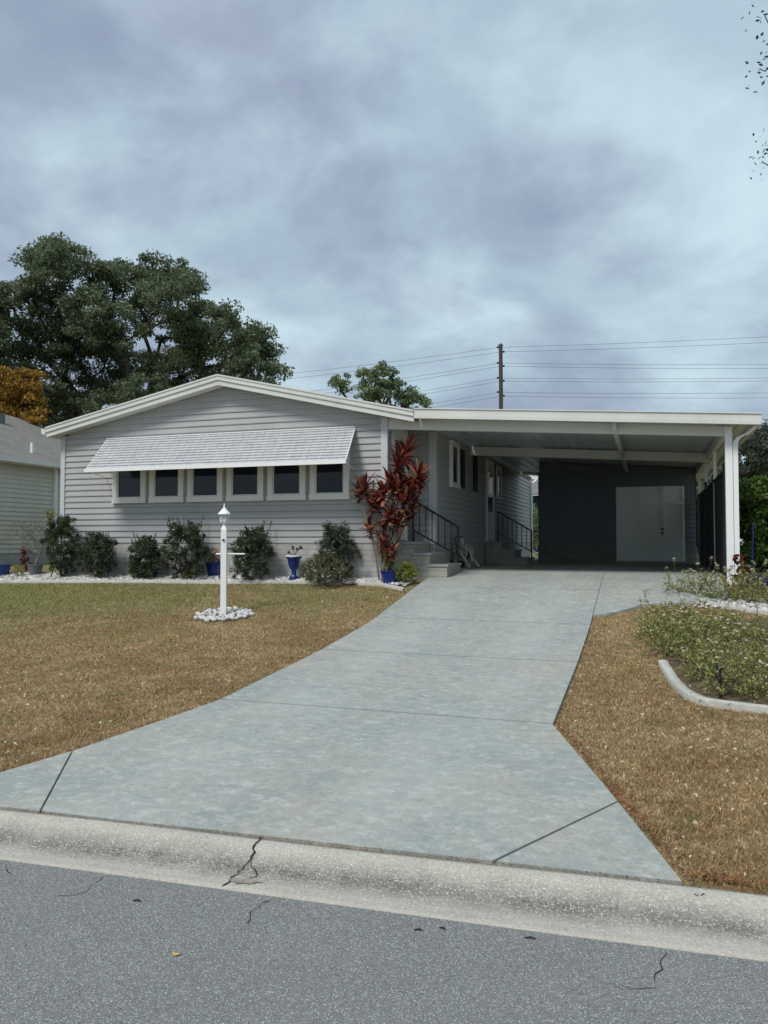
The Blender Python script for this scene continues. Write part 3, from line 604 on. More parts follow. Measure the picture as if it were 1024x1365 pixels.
# ------------------------------------------------------------------ lamp post
b0 = G(298, 821); LP = empty('lamp_post', b0, 'white garden lamp post with crossbar and small lantern on the lawn', 'lamp post', rz=.35)
D = (b0.xy.length); top = 1.66
p_ = MB(); hw = .042
p_.box(-hw, hw, -hw, hw, -.05, 1.30); p_.prism([(-hw,-hw,1.30),(hw,-hw,1.30),(hw,hw,1.30),(-hw,hw,1.30)], (0,0,.0001))
p_.add([(-hw,-hw,1.30),(hw,-hw,1.30),(hw,hw,1.30),(-hw,hw,1.30),(-.025,-.025,1.345),(.025,-.025,1.345),(.025,.025,1.345),(-.025,.025,1.345)], [(0,1,5,4),(1,2,6,5),(2,3,7,6),(3,0,4,7),(4,5,6,7)])
p_.obj('post', M['whitebright'], LP)
p_ = MB(); p_.tube([(-.11,0,.93),(.30,0,.93)], .013, 8); p_.lathe([(.0,-.018),(.018,0),(.0,.018)], 8, (.30,0,.93)); p_.lathe([(.0,-.018),(.018,0),(.0,.018)], 8, (-.11,0,.93)); p_.obj('crossbar', M['whitebright'], LP)
p_ = MB(); p_.tube([(0,-.042,1.14),(0,-.06,1.14)], .018, 8); p_.obj('light_sensor', M['black'], LP)
la = MB(); la.lathe([(.026,1.345),(.022,1.39),(.045,1.40),(.06,1.415)], 12)
for k in range(6):
    a = PI/3*k; la.tube([(.058*math.cos(a),.058*math.sin(a),1.41),(.068*math.cos(a),.068*math.sin(a),1.535)], .0055, 5)
lo_ = la.obj('lantern', M['whitebright'], LP)
q = MB(); q.lathe([(.05,1.418),(.058,1.53)], 6); q.obj('lantern_glass', M['lampglass'], lo_)
q = MB(); q.lathe([(.098,1.53),(.094,1.545),(.05,1.59),(.022,1.625),(.012,1.635),(.014,1.65),(.004,1.70)], 12); q.obj('lantern_cap', M['whitebright'], lo_)
# ------------------------------------------------------------------ stones
ico = bmesh.new(); bmesh.ops.create_icosphere(ico, subdivisions=1, radius=1); icv = np.array([v.co[:] for v in ico.verts]); icf = np.array([[v.index for v in f_.verts] for f_ in ico.faces]); ico.free()
ico2 = bmesh.new(); bmesh.ops.create_icosphere(ico2, subdivisions=2, radius=1); ic2v = np.array([v.co[:] for v in ico2.verts]); ic2f = [tuple(v.index for v in f_.verts) for f_ in ico2.faces]; ico2.free()
stone_me = []
for k in range(5):
    me = bpy.data.meshes.new('stone'); vv = ic2v*(1+.16*rng.standard_normal(len(ic2v))[:,None]*.6)*np.array([1, .75+.25*random.random(), .55+.15*random.random()])
    me.from_pydata(vv.tolist(), [], ic2f); me.update(); me.polygons.foreach_set('use_smooth', [True]*len(ic2f)); me.materials.append(M['rock']); stone_me.append(me)
for k in range(78):
    a = k*2.39996; rr = .43*math.sqrt((k+3)/80); u_, v_ = b0.x+rr*math.cos(a)*1.02+random.uniform(-.015,.015), b0.y+rr*math.sin(a)+random.uniform(-.015,.015)
    if rr < .085: continue
    s = random.uniform(.032, .055); o = bpy.data.objects.new('stone', random.choice(stone_me)); COL.objects.link(o)
    o.location = (u_, v_, Z(u_, v_)+s*.3+random.uniform(0,.015)); o.scale = (s,s,s); o.rotation_euler = (random.uniform(-.3,.3), random.uniform(-.3,.3), random.uniform(0, 6))
    tag(o, 'white stone in the round heap at the foot of the lamp post', 'stone', 'white stones heaped round the lamp post')
def gravel(name, pts, smin, smax, mat):
    n = len(pts); sc = rng.uniform(smin, smax, (n,1,1)); base = icv[icf].reshape(-1,3)  # 60 verts
    ang = rng.uniform(0, 2*PI, n); ca, sa = np.cos(ang)[:,None], np.sin(ang)[:,None]
    stretch = np.stack([rng.uniform(.8,1.3,n), rng.uniform(.7,1.1,n), rng.uniform(.45,.75,n)], -1)[:,None,:]
    jit = 1+.15*rng.standard_normal((n, 12, 1)); vb_ = (icv[None]*jit*stretch*sc)
    x = vb_[...,0]*ca-vb_[...,1]*sa; y_ = vb_[...,0]*sa+vb_[...,1]*ca
    vb_ = np.stack([x, y_, vb_[...,2]], -1)+pts[:,None,:]
    V = vb_.reshape(-1,3); me = bpy.data.meshes.new(name)
    fidx = (icf[None]+12*np.arange(n)[:,None,None]).reshape(-1)
    me.vertices.add(len(V)); me.vertices.foreach_set('co', V.astype(np.float32).ravel()); me.loops.add(len(fidx)); me.loops.foreach_set('vertex_index', fidx.astype(np.int32))
    me.polygons.add(len(fidx)//3); me.polygons.foreach_set('loop_start', np.arange(0, len(fidx), 3, dtype=np.int32)); me.update(calc_edges=True)
    return link(name, me, mat)
t = NT('bed_gravel'); gi = t.N('ShaderNodeNewGeometry').outputs['Random Per Island']; M['gravel'] = t.fin(t.mix(t.ramp(t.noise(9,4),.45,.7), t.ramp(gi,0,1,(.34,.33,.31),(.78,.77,.75)), (.3,.28,.25)), .85, .2)
# front bed between edging and house
eL = [G(-140,778), G(0,776), G(100,776), G(200,776), G(300,777), G(400,777), G(455,779), G(505,780), G(545,784)]
def edge_v(u): return np.interp(u, [q.x for q in eL], [q.y for q in eL])
n = 9000; u_ = rng.uniform(-14.5, -3.9, n); ev = edge_v(u_); v_ = ev+.05+(13.36-ev)*rng.random(n); pts = np.stack([u_, v_, zt(u_, v_)+.008+.02*rng.random(n)], -1)
m_ = ~((u_ > -4.43) & (v_ > 13.5)); pts = pts[m_]
keep = (np.sin(pts[:,0]*2.1)+np.sin(pts[:,0]*5.3+1)*.6+rng.normal(0,.8,len(pts)) > -1.4); pts = pts[keep]
tag(gravel('white_gravel', pts, .018, .042, M['gravel']), 'white gravel spread over the bed in front of the house wall', 'gravel', kind='stuff')
n = 750; gp = []
while len(gp) < n:
    x_ = random.uniform(925, 1090); q = (x_, random.uniform(796, 803)+(x_-925)*.11+random.gauss(0,3)); w3 = G(*q); gp.append((w3.x, w3.y, w3.z+.002+random.random()*.008))
tag(gravel('white_gravel', np.array(gp), .016, .036, M['gravel']), 'white gravel strip by the carport post beside the brown grass', 'gravel', kind='stuff')
def edging(name, pts, w_, h_, label, sm=6):
    P = []
    for i in range(len(pts)-1):
        p0, p1, p2, p3 = pts[max(i-1,0)], pts[i], pts[i+1], pts[min(i+2, len(pts)-1)]
        for k in range(sm):
            t_ = k/sm; P.append(.5*((2*p1)+(p2-p0)*t_+(2*p0-5*p1+4*p2-p3)*t_*t_+(3*p1-p0-3*p2+p3)*t_**3))
    P.append(pts[-1]); mb = MB(); vv = []; prof_ = [(-.5,-.3),(-.5,.75),(-.42,.95),(0,1),(.42,.95),(.5,.75),(.5,-.3)]
    for i, q in enumerate(P):
        tt = P[min(i+1,len(P)-1)]-P[max(i-1,0)]; nr = Vector((-tt.y, tt.x, 0)).normalized(); wob = random.uniform(-.004,.004)
        for a, b in prof_: vv.append((q.x+nr.x*(a*w_+wob), q.y+nr.y*(a*w_+wob), Z(q.x, q.y)-.01+b*h_))
    k = len(prof_); mb.add(vv, [(i*k+j, i*k+j+1, (i+1)*k+j+1, (i+1)*k+j) for i in range(len(P)-1) for j in range(k-1)]+[tuple(range(k)), tuple(range((len(P)-1)*k, len(P)*k))[::-1]])
    return tag(mb.obj(name, M['edging'], None, True), label, 'edging')
edging('garden_edging', eL[:7], .09, .05, 'long straight pale concrete edging between lawn and shrub bed')
edging('garden_edging', [G(478,779), G(505,780), G(522,783), G(540,787)], .08, .05, 'short pale edging piece beside the driveway near the steps')
edging('garden_edging', [G(*q) for q in [(884,886),(897,908),(914,926),(938,937),(975,943),(1024,949),(1100,956)]], .095, .06, 'curved pale concrete edging round the flower bed on the right')
edging('garden_edging', [G(*q) for q in [(925,798),(948,806),(985,813),(1024,818),(1090,824)]], .09, .05, 'thin pale edging below the white gravel by the carport post')
t = NT('bed_soil'); M['bedsoil'] = t.fin(t.mix(t.ramp(t.noise(30,5,.8),.3,.7), (.10,.075,.05), (.27,.21,.14)), 1, .05); t.bump(t.noise(40,4,.8), 1, .03)
# ------------------------------------------------------------------ foliage builders
def leaves(name, centers, spread, n_per, size, mat, parent, flat=.0, asp=.5, seedv=1, droop=0):
    """many small diamond leaves scattered around the given centres"""
    C = np.asarray(centers, float); n = len(C)*n_per
    sp_ = np.asarray(spread, float)
    base = np.repeat(C, n_per, 0); d = rng.standard_normal((n,3)); d /= np.linalg.norm(d, axis=1)[:,None]
    rad = rng.random(n)**.5
    off = d*rad[:,None]*(np.repeat(sp_, n_per, 0) if sp_.ndim == 2 else sp_)
    ctr = base+off
    ax = rng.standard_normal((n,3))+d*.8; ax[:,2] += -droop; ax /= np.linalg.norm(ax, axis=1)[:,None]
    nr = rng.standard_normal((n,3)); nr[:,2] += flat*2; sd_ = np.cross(ax, nr); sd_ /= np.linalg.norm(sd_, axis=1)[:,None]+1e-9
    s = size*rng.uniform(.6, 1.35, n)[:,None]
    nn_ = np.cross(sd_, ax)
    V = np.stack([ctr-ax*s*.5, ctr+sd_*s*asp*.5+nn_*s*.08, ctr+ax*s*.5, ctr-sd_*s*asp*.5+nn_*s*.08], 1).reshape(-1,3)
    return npmesh(name, V, 4, mat, parent)
def skeleton(start, tips, r_tip, bend=.12, seglen=.6, trunk=None, pw=2.2):
    """branching tube skeleton from start to every tip; returns MB"""
    nodes = [Vector(start)]; par = [-1]
    if trunk:
        for q in trunk: nodes.append(Vector(q)); par.append(len(nodes)-2)
    root_i = len(nodes)-1; arr = [np.array(q[:]) for q in nodes]; pl = [0]*len(nodes)
    tips = sorted(tips, key=lambda q: (q-nodes[root_i]).length); leaf = []
    for tp in tips:
        A_ = np.array(arr); dd = np.linalg.norm(A_-np.array(tp[:]), axis=1)+.35*np.array(pl); dd[:root_i] += 99
        j = int(np.argmin(dd)); a = Vector(arr[j]); L_ = (tp-a).length; k = max(1, int(L_/seglen)); prev = j
        jv = Vector([random.uniform(-1,1) for _ in range(3)])*bend*L_
        for i in range(1, k+1):
            f_ = i/k; q = a.lerp(tp, f_)+jv*math.sin(PI*f_)+Vector([random.uniform(-1,1) for _ in range(3)])*bend*.25*seglen*(0 if i == k else 1)
            arr.append(np.array(q[:])); par.append(prev); pl.append(pl[prev]+L_/k); prev = len(arr)-1
        leaf.append(prev)
    cnt = [0.]*len(arr)
    for l_ in leaf:
        cnt[l_] += 1
    for i in range(len(arr)-1, 0, -1):
        if cnt[i] == 0: cnt[i] = 1
        cnt[par[i]] += cnt[i]
    rad = [r_tip*c**(1/pw) for c in cnt]; mb = MB()
    for i in range(1, len(arr)):
        p = par[i]; mb.tube([arr[p], arr[i]], [rad[p] if cnt[p] < 1.6*cnt[i] or par[p] == -1 else rad[i]*1.1, rad[i]], 5 if rad[i] < .08 else 9, False)
    return mb, [Vector(a) for a in arr], leaf
def tree(name, label, base, blobs, ncl, nleaf, lsize, lmat, clr=.55, r_tip=.02, forkz=2.5, group=None, cat='tree', trunkbend=.3, seglen=.9, pw=2.2):
    base = Vector(base); T = empty(name, base, label, cat, group)
    tips = []; tot = sum(b[1]**2 for b in blobs)
    for c, r_ in blobs:
        for _ in range(max(2, int(ncl*r_*r_/tot))):
            d = Vector([random.gauss(0,1) for _ in range(3)]).normalized()*r_*(random.random()**.4); d.y *= 1.0
            tips.append(Vector(c)+d-base)
    fk = Vector((random.uniform(-1,1)*trunkbend, random.uniform(-1,1)*trunkbend, forkz))
    mb, arr, leaf = skeleton((0,0,-.3), tips, r_tip, .12, seglen, [fk*.5+Vector((.05,.03,0)), fk], pw)
    mb.obj('trunk', M['bark'], T, True)
    cen = []
    for l_ in leaf:
        q = arr[l_]; cen.append(q[:])
    spv = np.array([[clr*random.uniform(.6,1.35)]*2+[clr*random.uniform(.35,.75)] for _ in cen])
    leaves('crown', cen, spv, nleaf, lsize, lmat, T, .5, .5)
    return T
def blobpx(lst, d, ddev=2.0):
    out = []
    for x, y_, r_ in lst:
        dd = d+random.uniform(-ddev, ddev); out.append((at_d(x, y_, dd), r_*dd/F))
    return out
# big oak behind the house, left
oak = [(195,428,26),(110,405,32),(275,458,30),(180,400,24),(340,455,26),(245,430,24),(70,335,22),(90,332,18),(50,352,24),(75,350,32),(60,372,34),(22,405,38),(70,425,42),(125,362,30),(135,385,34),(120,430,34),(95,470,44),(20,470,44),(30,520,44),(175,372,26),(210,368,28),(235,372,22),(250,392,30),(215,400,26),(262,430,34),(300,430,26),(318,455,30),(350,470,26),(368,492,20),(330,492,32),(290,480,34),(240,490,38),(180,490,30),(130,520,40),(190,530,36),(250,525,30),(140,470,26),(-30,440,50),(-40,500,50),(75,530,40),(160,435,30),(235,462,30),(200,505,34),(150,555,40),(100,555,40),(220,560,30),(290,530,30), (-60,400,40)]
ob = at_d(150, 700, 30); ob.z = 1.05
tree('oak_tree', 'broad dark green oak with an open crown rising behind the grey house', ob, blobpx(oak, 30, 2.2), 900, 210, .12, M['oak'], .46, .014, 4.2, seglen=1.0)
orl = [(10,508,22),(36,503,16),(25,530,24),(46,527,14),(10,552,24),(-15,525,26),(45,555,14)]
obp = at_d(15, 700, 26); obp.z = 1.05
tree('autumn_tree', 'small tree with orange and gold leaves behind the neighbouring roof', obp, blobpx(orl, 26, .6), 110, 130, .10, M['orange'], .32, .012, 2.2)
cl_ = [(460,512,14),(488,500,14),(512,500,18),(500,522,22),(530,520,18),(548,532,16),(566,538,10),(450,508,8),(530,540,20),(495,545,20)]
cbp = at_d(510, 700, 38); cbp.z = 1.08
tree('far_tree', 'light green tree top showing over the low roof between oak and utility pole', cbp, blobpx(cl_, 38, .8), 150, 80, .14, M['midgreen'], .30, .016, 3)
# trees right of carport
for (nm, lb, lst, dd, mt, ls, cr_) in (
    ('background_tree', 'tall grey-green tree beyond the hedge at the right edge of the photo', [(1000,610,30),(1040,600,40),(975,640,28),(1015,650,34),(1060,650,50),(995,680,30)], 30, 'greygreen', .13, .5),
    ('background_tree', 'pale grey-green tree seen between carport roof and mesh screen', [(950,640,30),(935,660,25),(965,600,20),(945,690,30),(960,650,26)], 40, 'greygreen', .15, .6)):
    bp_ = at_d(lst[0][0], 700, dd); bp_.z = 1.08
    tree(nm, lb, bp_, blobpx(lst, dd, 1.5), 230, 190, ls, M[mt], cr_, .016, 2)
hd = [(1000,665,20),(1020,660,26),(1010,700,28),(996,735,16),(1030,740,26),(1050,690,32),(1000,705,18),(1015,675,22)]
hb = G(1020, 772); hb = at_d(1020, 755, 15.5); hb.z = 1.05
tree('leafy_shrub', 'tall bright green leafy shrub right of the white carport post', hb, blobpx(hd, 15.5, .35), 200, 190, .085, M['hedge'], .2, .006, .3, cat='shrub', seglen=.25)
# ------------------------------------------------------------------ shrubs
def shrub(px, py, w_px, h_px, label, mat='shrub', ncl=95, nl=62, ls=.042, name='shrub', stems=7, cr_=.085, upright=.0, group='shrubs along the front wall', loc=None, leanup=1, zoff=0, cat='shrub'):
    b = Vector(loc or G(px, py)); b.z += zoff
    wall = loc is None and 50 < px < 480
    if wall: b2 = min(b.y, 12.74 if mat == 'shrubmix' and w_px > 50 else 13.08 if px == 450 else 12.98); b = Vector((b.x+(b2-b.y)*(b.x/b.y), b2, Z(b.x, b2)))
    dd = ray(px, py); dep = (b-Vector((0,0,E))).dot(Vector((-math.sin(TH), math.cos(TH), 0))); W_ = w_px*dep/F; H_ = h_px*dep/F
    T = empty(name, b, label, cat, group); tips = []
    for _ in range(ncl):
        a = random.uniform(0, 2*PI); hz = random.random()**.75; prof = math.sin(PI*(.20+.66*hz))**.7*(.8+.35*mnoise.noise(Vector((a*1.2+px, hz*2.5, py)))) if upright == 0 else (.35+.65*hz)
        rr = W_/2*prof*random.random()**.45
        lump = .86+.22*mnoise.noise(Vector((math.cos(a)*1.7+px, math.sin(a)*1.7, hz*3)))
        tips.append(Vector((rr*math.cos(a)*lump, rr*math.sin(a)*.8*lump, H_*(.10+.90*hz)*(.86+.2*random.random()))))
    if wall: tips = [Vector((q.x, min(q.y, 13.28-b.y), q.z)) for q in tips]
    mb, arr, leaf = skeleton((0,0,-.04), tips, .0028, .1, .12, [(0,0,.04)], 2.3); mb.obj('stem', M['stem'], T)
    cen = [arr[l_][:] for l_ in leaf]; spv = np.array([[cr_*random.uniform(.5,1.3)]*2+[cr_*random.uniform(.6,1.2)] for _ in cen])
    # shoots that stick out past the crown
    leaves('foliage', cen, spv, nl, ls, M[mat], T, .2, .42)
    return T
def sprout(T, H_, W_, n=14):
    ss = MB(); cc = []
    for _ in range(n):
        a = random.uniform(0, 2*PI); r_ = W_*.3*random.random(); p0 = Vector((r_*math.cos(a), r_*math.sin(a), H_*.75)); p1 = p0+Vector((math.cos(a)*.12, math.sin(a)*.12, H_*random.uniform(.28,.45)))
        ss.tube([p0, p1], [.004, .002], 4, False); 
        for k in range(7): cc.append(p0.lerp(p1, .3+.1*k)[:])
    ss.obj('twig', M['stem'], T); leaves('shoot_leaves', cc, np.array([[.025]*3]*len(cc)), 6, .032, M['shrub'], T)
fs_ = [(83,771,62,88,'dark shrub at the left house corner, tallest in the row'), (131,771,64,66,'dark shrub second from the left corner below bare wall'),
      (194,770,58,62,'round dark shrub left of the lamp post beside a lime plant'), (246,770,78,84,'loose dark shrub with long shoots left of the lamp post'),
      (336,771,74,78,'dark shrub directly right of the lamp post')]
for i, (px, py, w_, h_, lb) in enumerate(fs_):
    T = shrub(px, py-3, w_*1.2, h_*.88, lb, ncl=150, nl=66)
    dep = 14.6; sprout(T, h_*dep/F*.9, w_*dep/F, 12 if i in (0, 3) else 6)
shrub(450, 768, 78, 76, 'glossy dark shrub beside the blue urn near the red plant', 'shrub', 130, 62)
shrub(434, 778, 92, 42, 'low olive shrub with tiny white flowers at the lawn edge', 'shrubmix', 110, 60, .03)
shrub(178, 772, 20, 22, 'small lime green plant left of centre in the gravel bed', 'lime', 22, 34, .04, 'small_plant', cr_=.05, group='small plants in the gravel bed')
shrub(253, 772, 24, 22, 'small yellowing plant left of the blue pot in the bed', 'lime', 20, 22, .035, 'small_plant', cr_=.05, group='small plants in the gravel bed')
shrub(408, 772, 30, 24, 'small yellow-green plant below the blue urn', 'lime', 24, 18, .03, 'small_plant', cr_=.05, group='small plants in the gravel bed')
shrub(541, 779, 42, 28, 'lime green mound beside the short edging by the driveway', 'lime', 46, 44, .04, 'small_plant', cr_=.06, group='small plants in the gravel bed')
shrub(33, 764, 24, 36, 'small reddish plant among dry twigs at far left', 'redleaf', 24, 30, .04, 'small_plant', cr_=.05, group='small plants in the gravel bed')
shrub(25, 770, 22, 16, 'low pale green plant beside the far left blue pot', 'lantana', 20, 28, .03, 'small_plant', cr_=.05, group='small plants in the gravel bed')
shrub(68, 768, 22, 92, 'slender pale green plant standing at the house corner', 'lantana', 40, 26, .045, 'small_plant', cr_=.06, upright=1, group='small plants in the gravel bed')
for i in range(6):
    shrub(random.uniform(95, 500), 774, 14, 10, 'tiny low sprout in the white gravel of the front bed', 'shrubmix', 8, 18, .03, 'sprout', cr_=.03, group='tiny sprouts in the front gravel bed', cat='plant')
# flowers on the olive shrub
fl = MB(); fb = Vector([o for o in bpy.data.objects if o.get('label','').startswith('low olive shrub')][0].location)
for _ in range(40):
    c = fb+Vector((random.uniform(-.36,.45), random.uniform(-.34,-.15), random.uniform(.15,.48))); fl.lathe([(.003,0),(.016,.004),(.004,.009)], 6, c)
last = [o for o in bpy.data.objects if o.get('label','').startswith('low olive shrub')][0]
fo = fl.obj('flowers', M['petal'], last); fo.matrix_parent_inverse = Matrix.Translation(last.location).inverted()
# bare twiggy bush in grey pot
def pot(name, b, R0, R1, H_, mat, label, rim=True, cat='pot', soil=True, group=None):
    T = empty(name, b, label, cat, group); m_ = MB(); m_.lathe([(R0*.95,0),(R0,.01),(R0+(R1-R0)*.5,H_*.45),(R1,H_*.9),(R1*1.09,H_*.92),(R1*1.09,H_),(R1*.93,H_),(R1*.9,H_*.86)], 24); m_.obj('bowl', mat, T, False)
    return T
bq = G(47, 768); pot('plant_pot', bq, .10, .15, .24, M['greypot'], 'dark grey pot holding bare twigs left of the house corner')
T = empty('twiggy_bush', bq+Vector((0,0,.2)), 'bare dry twiggy bush growing from the dark grey pot', 'bush'); tips = [Vector((random.gauss(0,.26)-.05, random.gauss(0,.2), random.uniform(.3,.95))) for _ in range(170)]
mb, arr, leaf = skeleton((0,0,0), tips, .0028, .2, .1, [(0,0,.05)], 2.6); mb.obj('twigs', M['cane'], T); leaves('sparse_leaves', [arr[l_][:] for l_ in leaf], np.array([[.05]*3]*len(leaf)), 4, .03, M['shrubmix'], T)
bq = G(4, 768); pot('plant_pot', bq, .11, .15, .24, M['bluepot'], 'blue glazed pot at the far left edge of the photo', group='blue glazed pots')
bq = G(286, 769); bq.y += .02; pot('plant_pot', bq, .13, .175, .29, M['bluepot'], 'large blue glazed pot just left of the white lamp post', group='blue glazed pots')
T = empty('dried_plant', bq+Vector((0,0,.26)), 'drooping brown dried plant in the blue pot by the lamp post', 'plant'); cen = [(random.gauss(0,.07), random.gauss(0,.07), random.uniform(.02,.28)) for _ in range(40)]
leaves('foliage', cen, np.array([[.06]*3]*40), 16, .06, M['litter'], T, 0, .25, droop=.6); s_ = MB(); [s_.tube([(0,0,-.02), c], .003, 4, False) for c in cen]; s_.obj('stem', M['stem'], T)
bq = at_v(392, 745, 13.12); bq.z = Z(bq.x, bq.y)+.03; T = empty('garden_urn', bq, 'tall blue garden urn with a white rim against the block skirting', 'urn')
m_ = MB(); m_.lathe([(.09,0),(.095,.03),(.045,.07),(.045,.16),(.08,.2),(.105,.28),(.115,.36),(.15,.395),(.15,.41)], 24); m_.obj('bowl', M['bluepot'], T, True)
m_ = MB(); m_.lathe([(.152,.41),(.155,.435),(.12,.437),(.11,.42)], 24); m_.obj('rim', M['whitebright'], T)
T = empty('small_plant', bq+Vector((0,0,.42)), 'few dark stalks growing from the blue urn', 'plant'); m_ = MB(); tp = [(-.02,0,.15),(.06,.02,.13),(.14,0,.16),(-.1,0,.07)]
for q in tp: m_.tube([(0,0,0), q], .006, 5)
m_.obj('stem', M['stem'], T); leaves('foliage', tp, np.array([[.035]*3]*4), 22, .04, M['shrub'], T)
bq = G(520, 778); T = pot('plant_pot', bq, .13, .165, .22, M['bluepot'], 'blue patterned pot at the foot of the red ti plant', group='blue glazed pots')
shrub(513, 772, 30, 34, 'yellow-green plant leaning out of the blue pot by the steps', 'lime', 34, 30, .05, 'small_plant', cr_=.05, loc=bq+Vector((-.03,0,.2)), cat='plant', group='small plants in the gravel bed')
# ------------------------------------------------------------------ red ti plant
tb = G(517, 773); tb.y = 13.08; tb.z = Z(tb.x, tb.y); tb.x = at_v(514, 772, 13.08).x
T = empty('ti_plant', tb, 'tall red ti plant with many leafy canes in front of the porch steps', 'plant')
ros = [(541,598,34,1),(530,612,30,.6),(520,636,30,0),(557,628,34,1),(548,648,30,0),(486,645,30,0),(478,655,20,0),(512,650,30,0),(502,664,26,0),(538,662,30,1),(550,672,24,1),(520,680,26,0),(498,672,22,0),(530,695,24,1),(512,702,24,0),(543,690,22,1),(493,702,20,0),(512,722,18,0),(522,735,18,0),(545,640,26,1),(530,645,26,0),(560,645,22,1)]
cane = MB(); LV = []; LF = []
for i, (x, y_, L_, back) in enumerate(ros):
    v_ = 13.05+random.uniform(-.2,.12)+.08*back; c = at_v(x, y_+ (8 if L_ > 25 else 3), v_)-tb; c.z = c.z
    b_ = Vector((random.uniform(-.09,.09)-.05*(x < 500), random.uniform(-.06,.06), -.03)); m_ = b_.lerp(c, .5)+Vector((-c.x*.18+random.uniform(-.03,.03), random.uniform(-.04,.04), 0))
    pts = [b_.lerp(m_, .5)*1.0, m_, c]; cane.tube([b_]+[b_*(1-t_)**2+m_*2*t_*(1-t_)+c*t_*t_ for t_ in (.2,.4,.6,.8,1)], [.016,.015,.014,.013,.012,.010], 7)
    axis = (c-m_).normalized()*.7+Vector((0,0,.6)); axis.normalize(); Lm = L_*13.6/F*.84
    nl = int(30 if L_ > 25 else 20)
    for k in range(nl):
        f_ = k/nl; el = 1.40-1.55*f_+random.uniform(-.15,.15); az = k*2.4+random.uniform(-.3,.3); oz = -f_*.14
        q1 = axis.orthogonal().normalized(); q2 = axis.cross(q1); out = q1*math.cos(az)+q2*math.sin(az)
        o_ = c+axis*(oz+.03); l_ = Lm*random.uniform(.7,1.15)*(.75+.4*math.sin(PI*min(1,f_+.3))); hw = .034*random.uniform(.8,1.25)
        o0 = len(LV); P_ = o_; e_ = el
        for s2 in range(6):
            t_ = s2/5; dr = (axis*math.sin(e_)+out*math.cos(e_)); side = axis.cross(out).normalized(); up_ = side.cross(dr).normalized()
            ww = hw*math.sin(PI*min(1,max(0,.15+t_*.80)))**.8*(1 if s2 < 5 else .05)
            LV.append(P_-side*ww+up_*ww*.35); LV.append(P_); LV.append(P_+side*ww+up_*ww*.35)
            P_ = P_+dr*l_/5; e_ -= .13+.10*f_
        for s2 in range(5):
            a = o0+s2*3; LF += [(a,a+1,a+4,a+3),(a+1,a+2,a+5,a+4)]
cane.obj('cane', M['cane'], T, True); mb = MB(); mb.v = [tuple(q) for q in LV]; mb.f = LF; mb.obj('leaves', M['ti'], T, True)
# ------------------------------------------------------------------ lantana bed (right)
bd = [G(*q) for q in [(882,852),(890,888),(905,918),(935,934),(975,941),(1024,947),(1130,960),(1130,850),(1024,826),(930,826),(880,832)]]
mb = MB(); cm = sum(bd, Vector())/len(bd); ring = [q for q in bd]; nb = len(ring)
vv = [(q.x, q.y, Z(q.x,q.y)+.004) for q in ring]+[((q.x+cm.x)/2, (q.y+cm.y)/2, Z((q.x+cm.x)/2,(q.y+cm.y)/2)+.012) for q in ring]+[(cm.x, cm.y, Z(cm.x,cm.y)+.012)]
mb.add(vv, [(i,(i+1)%nb,nb+(i+1)%nb,nb+i) for i in range(nb)]+[(nb+i, nb+(i+1)%nb, 2*nb) for i in range(nb)]); tag(mb.obj('bed_soil', M['bedsoil']), kind='structure')
protos = []
for k in range(4):
    T = empty('lantana_plant', (0,0,0), 'x', 'plant'); tips = []; fl_ = []
    for _ in range(60):
        a = random.uniform(0, 2*PI); r_ = .30*random.random()**.6; h_ = random.uniform(.04,.36)*(1-.4*random.random()); tips.append(Vector((r_*math.cos(a), r_*math.sin(a), h_)))
    for _ in range(4):
        a = random.uniform(0, 2*PI); r_ = random.uniform(.1,.42); q = Vector((r_*math.cos(a), r_*math.sin(a), random.uniform(.30,.50))); tips.append(q); fl_.append(q)
    mb, arr, leaf = skeleton((0,0,-.02), tips, .0022, .18, .08, [(0,0,.02)], 2.5); mb.obj('stem', M['greenstem'], T)
    cen = [arr[l_][:] for l_ in leaf]+[arr[i][:] for i in range(4, len(arr), 5)]; leaves('foliage', cen, np.array([[.04,.04,.035]]*len(cen)), 8, .028, M['lantana'], T, .3, .6)
    for q in fl_:
        f_ = MB(); f_.lathe([(.003,0),(.013,.002),(.016,.007),(.013,.012),(.004,.015)], 8, q); f_.v = [tuple(Vector(c_)+Vector([random.uniform(-.003,.003) for _ in range(3)])) for c_ in f_.v]; f_.obj('flower', M['petal'], T)
    protos.append(T)
spots = [(885,862),(872,850),(890,875),(880,840),(905,838),(925,836),(895,848),(915,885),(935,905),(960,925),(985,930),(1010,925),(1035,935),(900,868),(925,862),(948,880),(975,890),(1000,900),(1022,900),(915,850),(940,855),(965,862),(990,868),(1015,870),(960,842),(985,845),(1010,850),(1035,855),(1040,905),(895,855),(1035,880),(1065,900),(1065,930),(950,910)]
used = set()
for i, (x, y_) in enumerate(spots):
    k = i % 4; T = protos[k] if k not in used else copy_tree(protos[k]); used.add(k)
    q = G(x, y_); T.location = q; T.rotation_euler.z = random.uniform(0, 6); s = random.uniform(.75, 1.1); T.scale = (s,s,s*random.uniform(.8,1.15))
    tag(T, 'straggly lantana plant with pale flowers in the curved bed on the right', 'plant', 'lantana plants in the curved flower bed')
sp2 = [(905,792),(930,795),(950,800),(975,800),(1000,803),(1025,806),(990,793),(1012,790)]
for i, (x, y_) in enumerate(sp2):
    T = copy_tree(protos[i % 4]); T.location = G(x, y_); T.rotation_euler.z = i*1.3; s = random.uniform(.9,1.2); T.scale = (s*.9, s*.9, s)
    tag(T, 'pale-flowered plant growing round the foot of the white carport post', 'plant', 'flowering plants round the carport post')
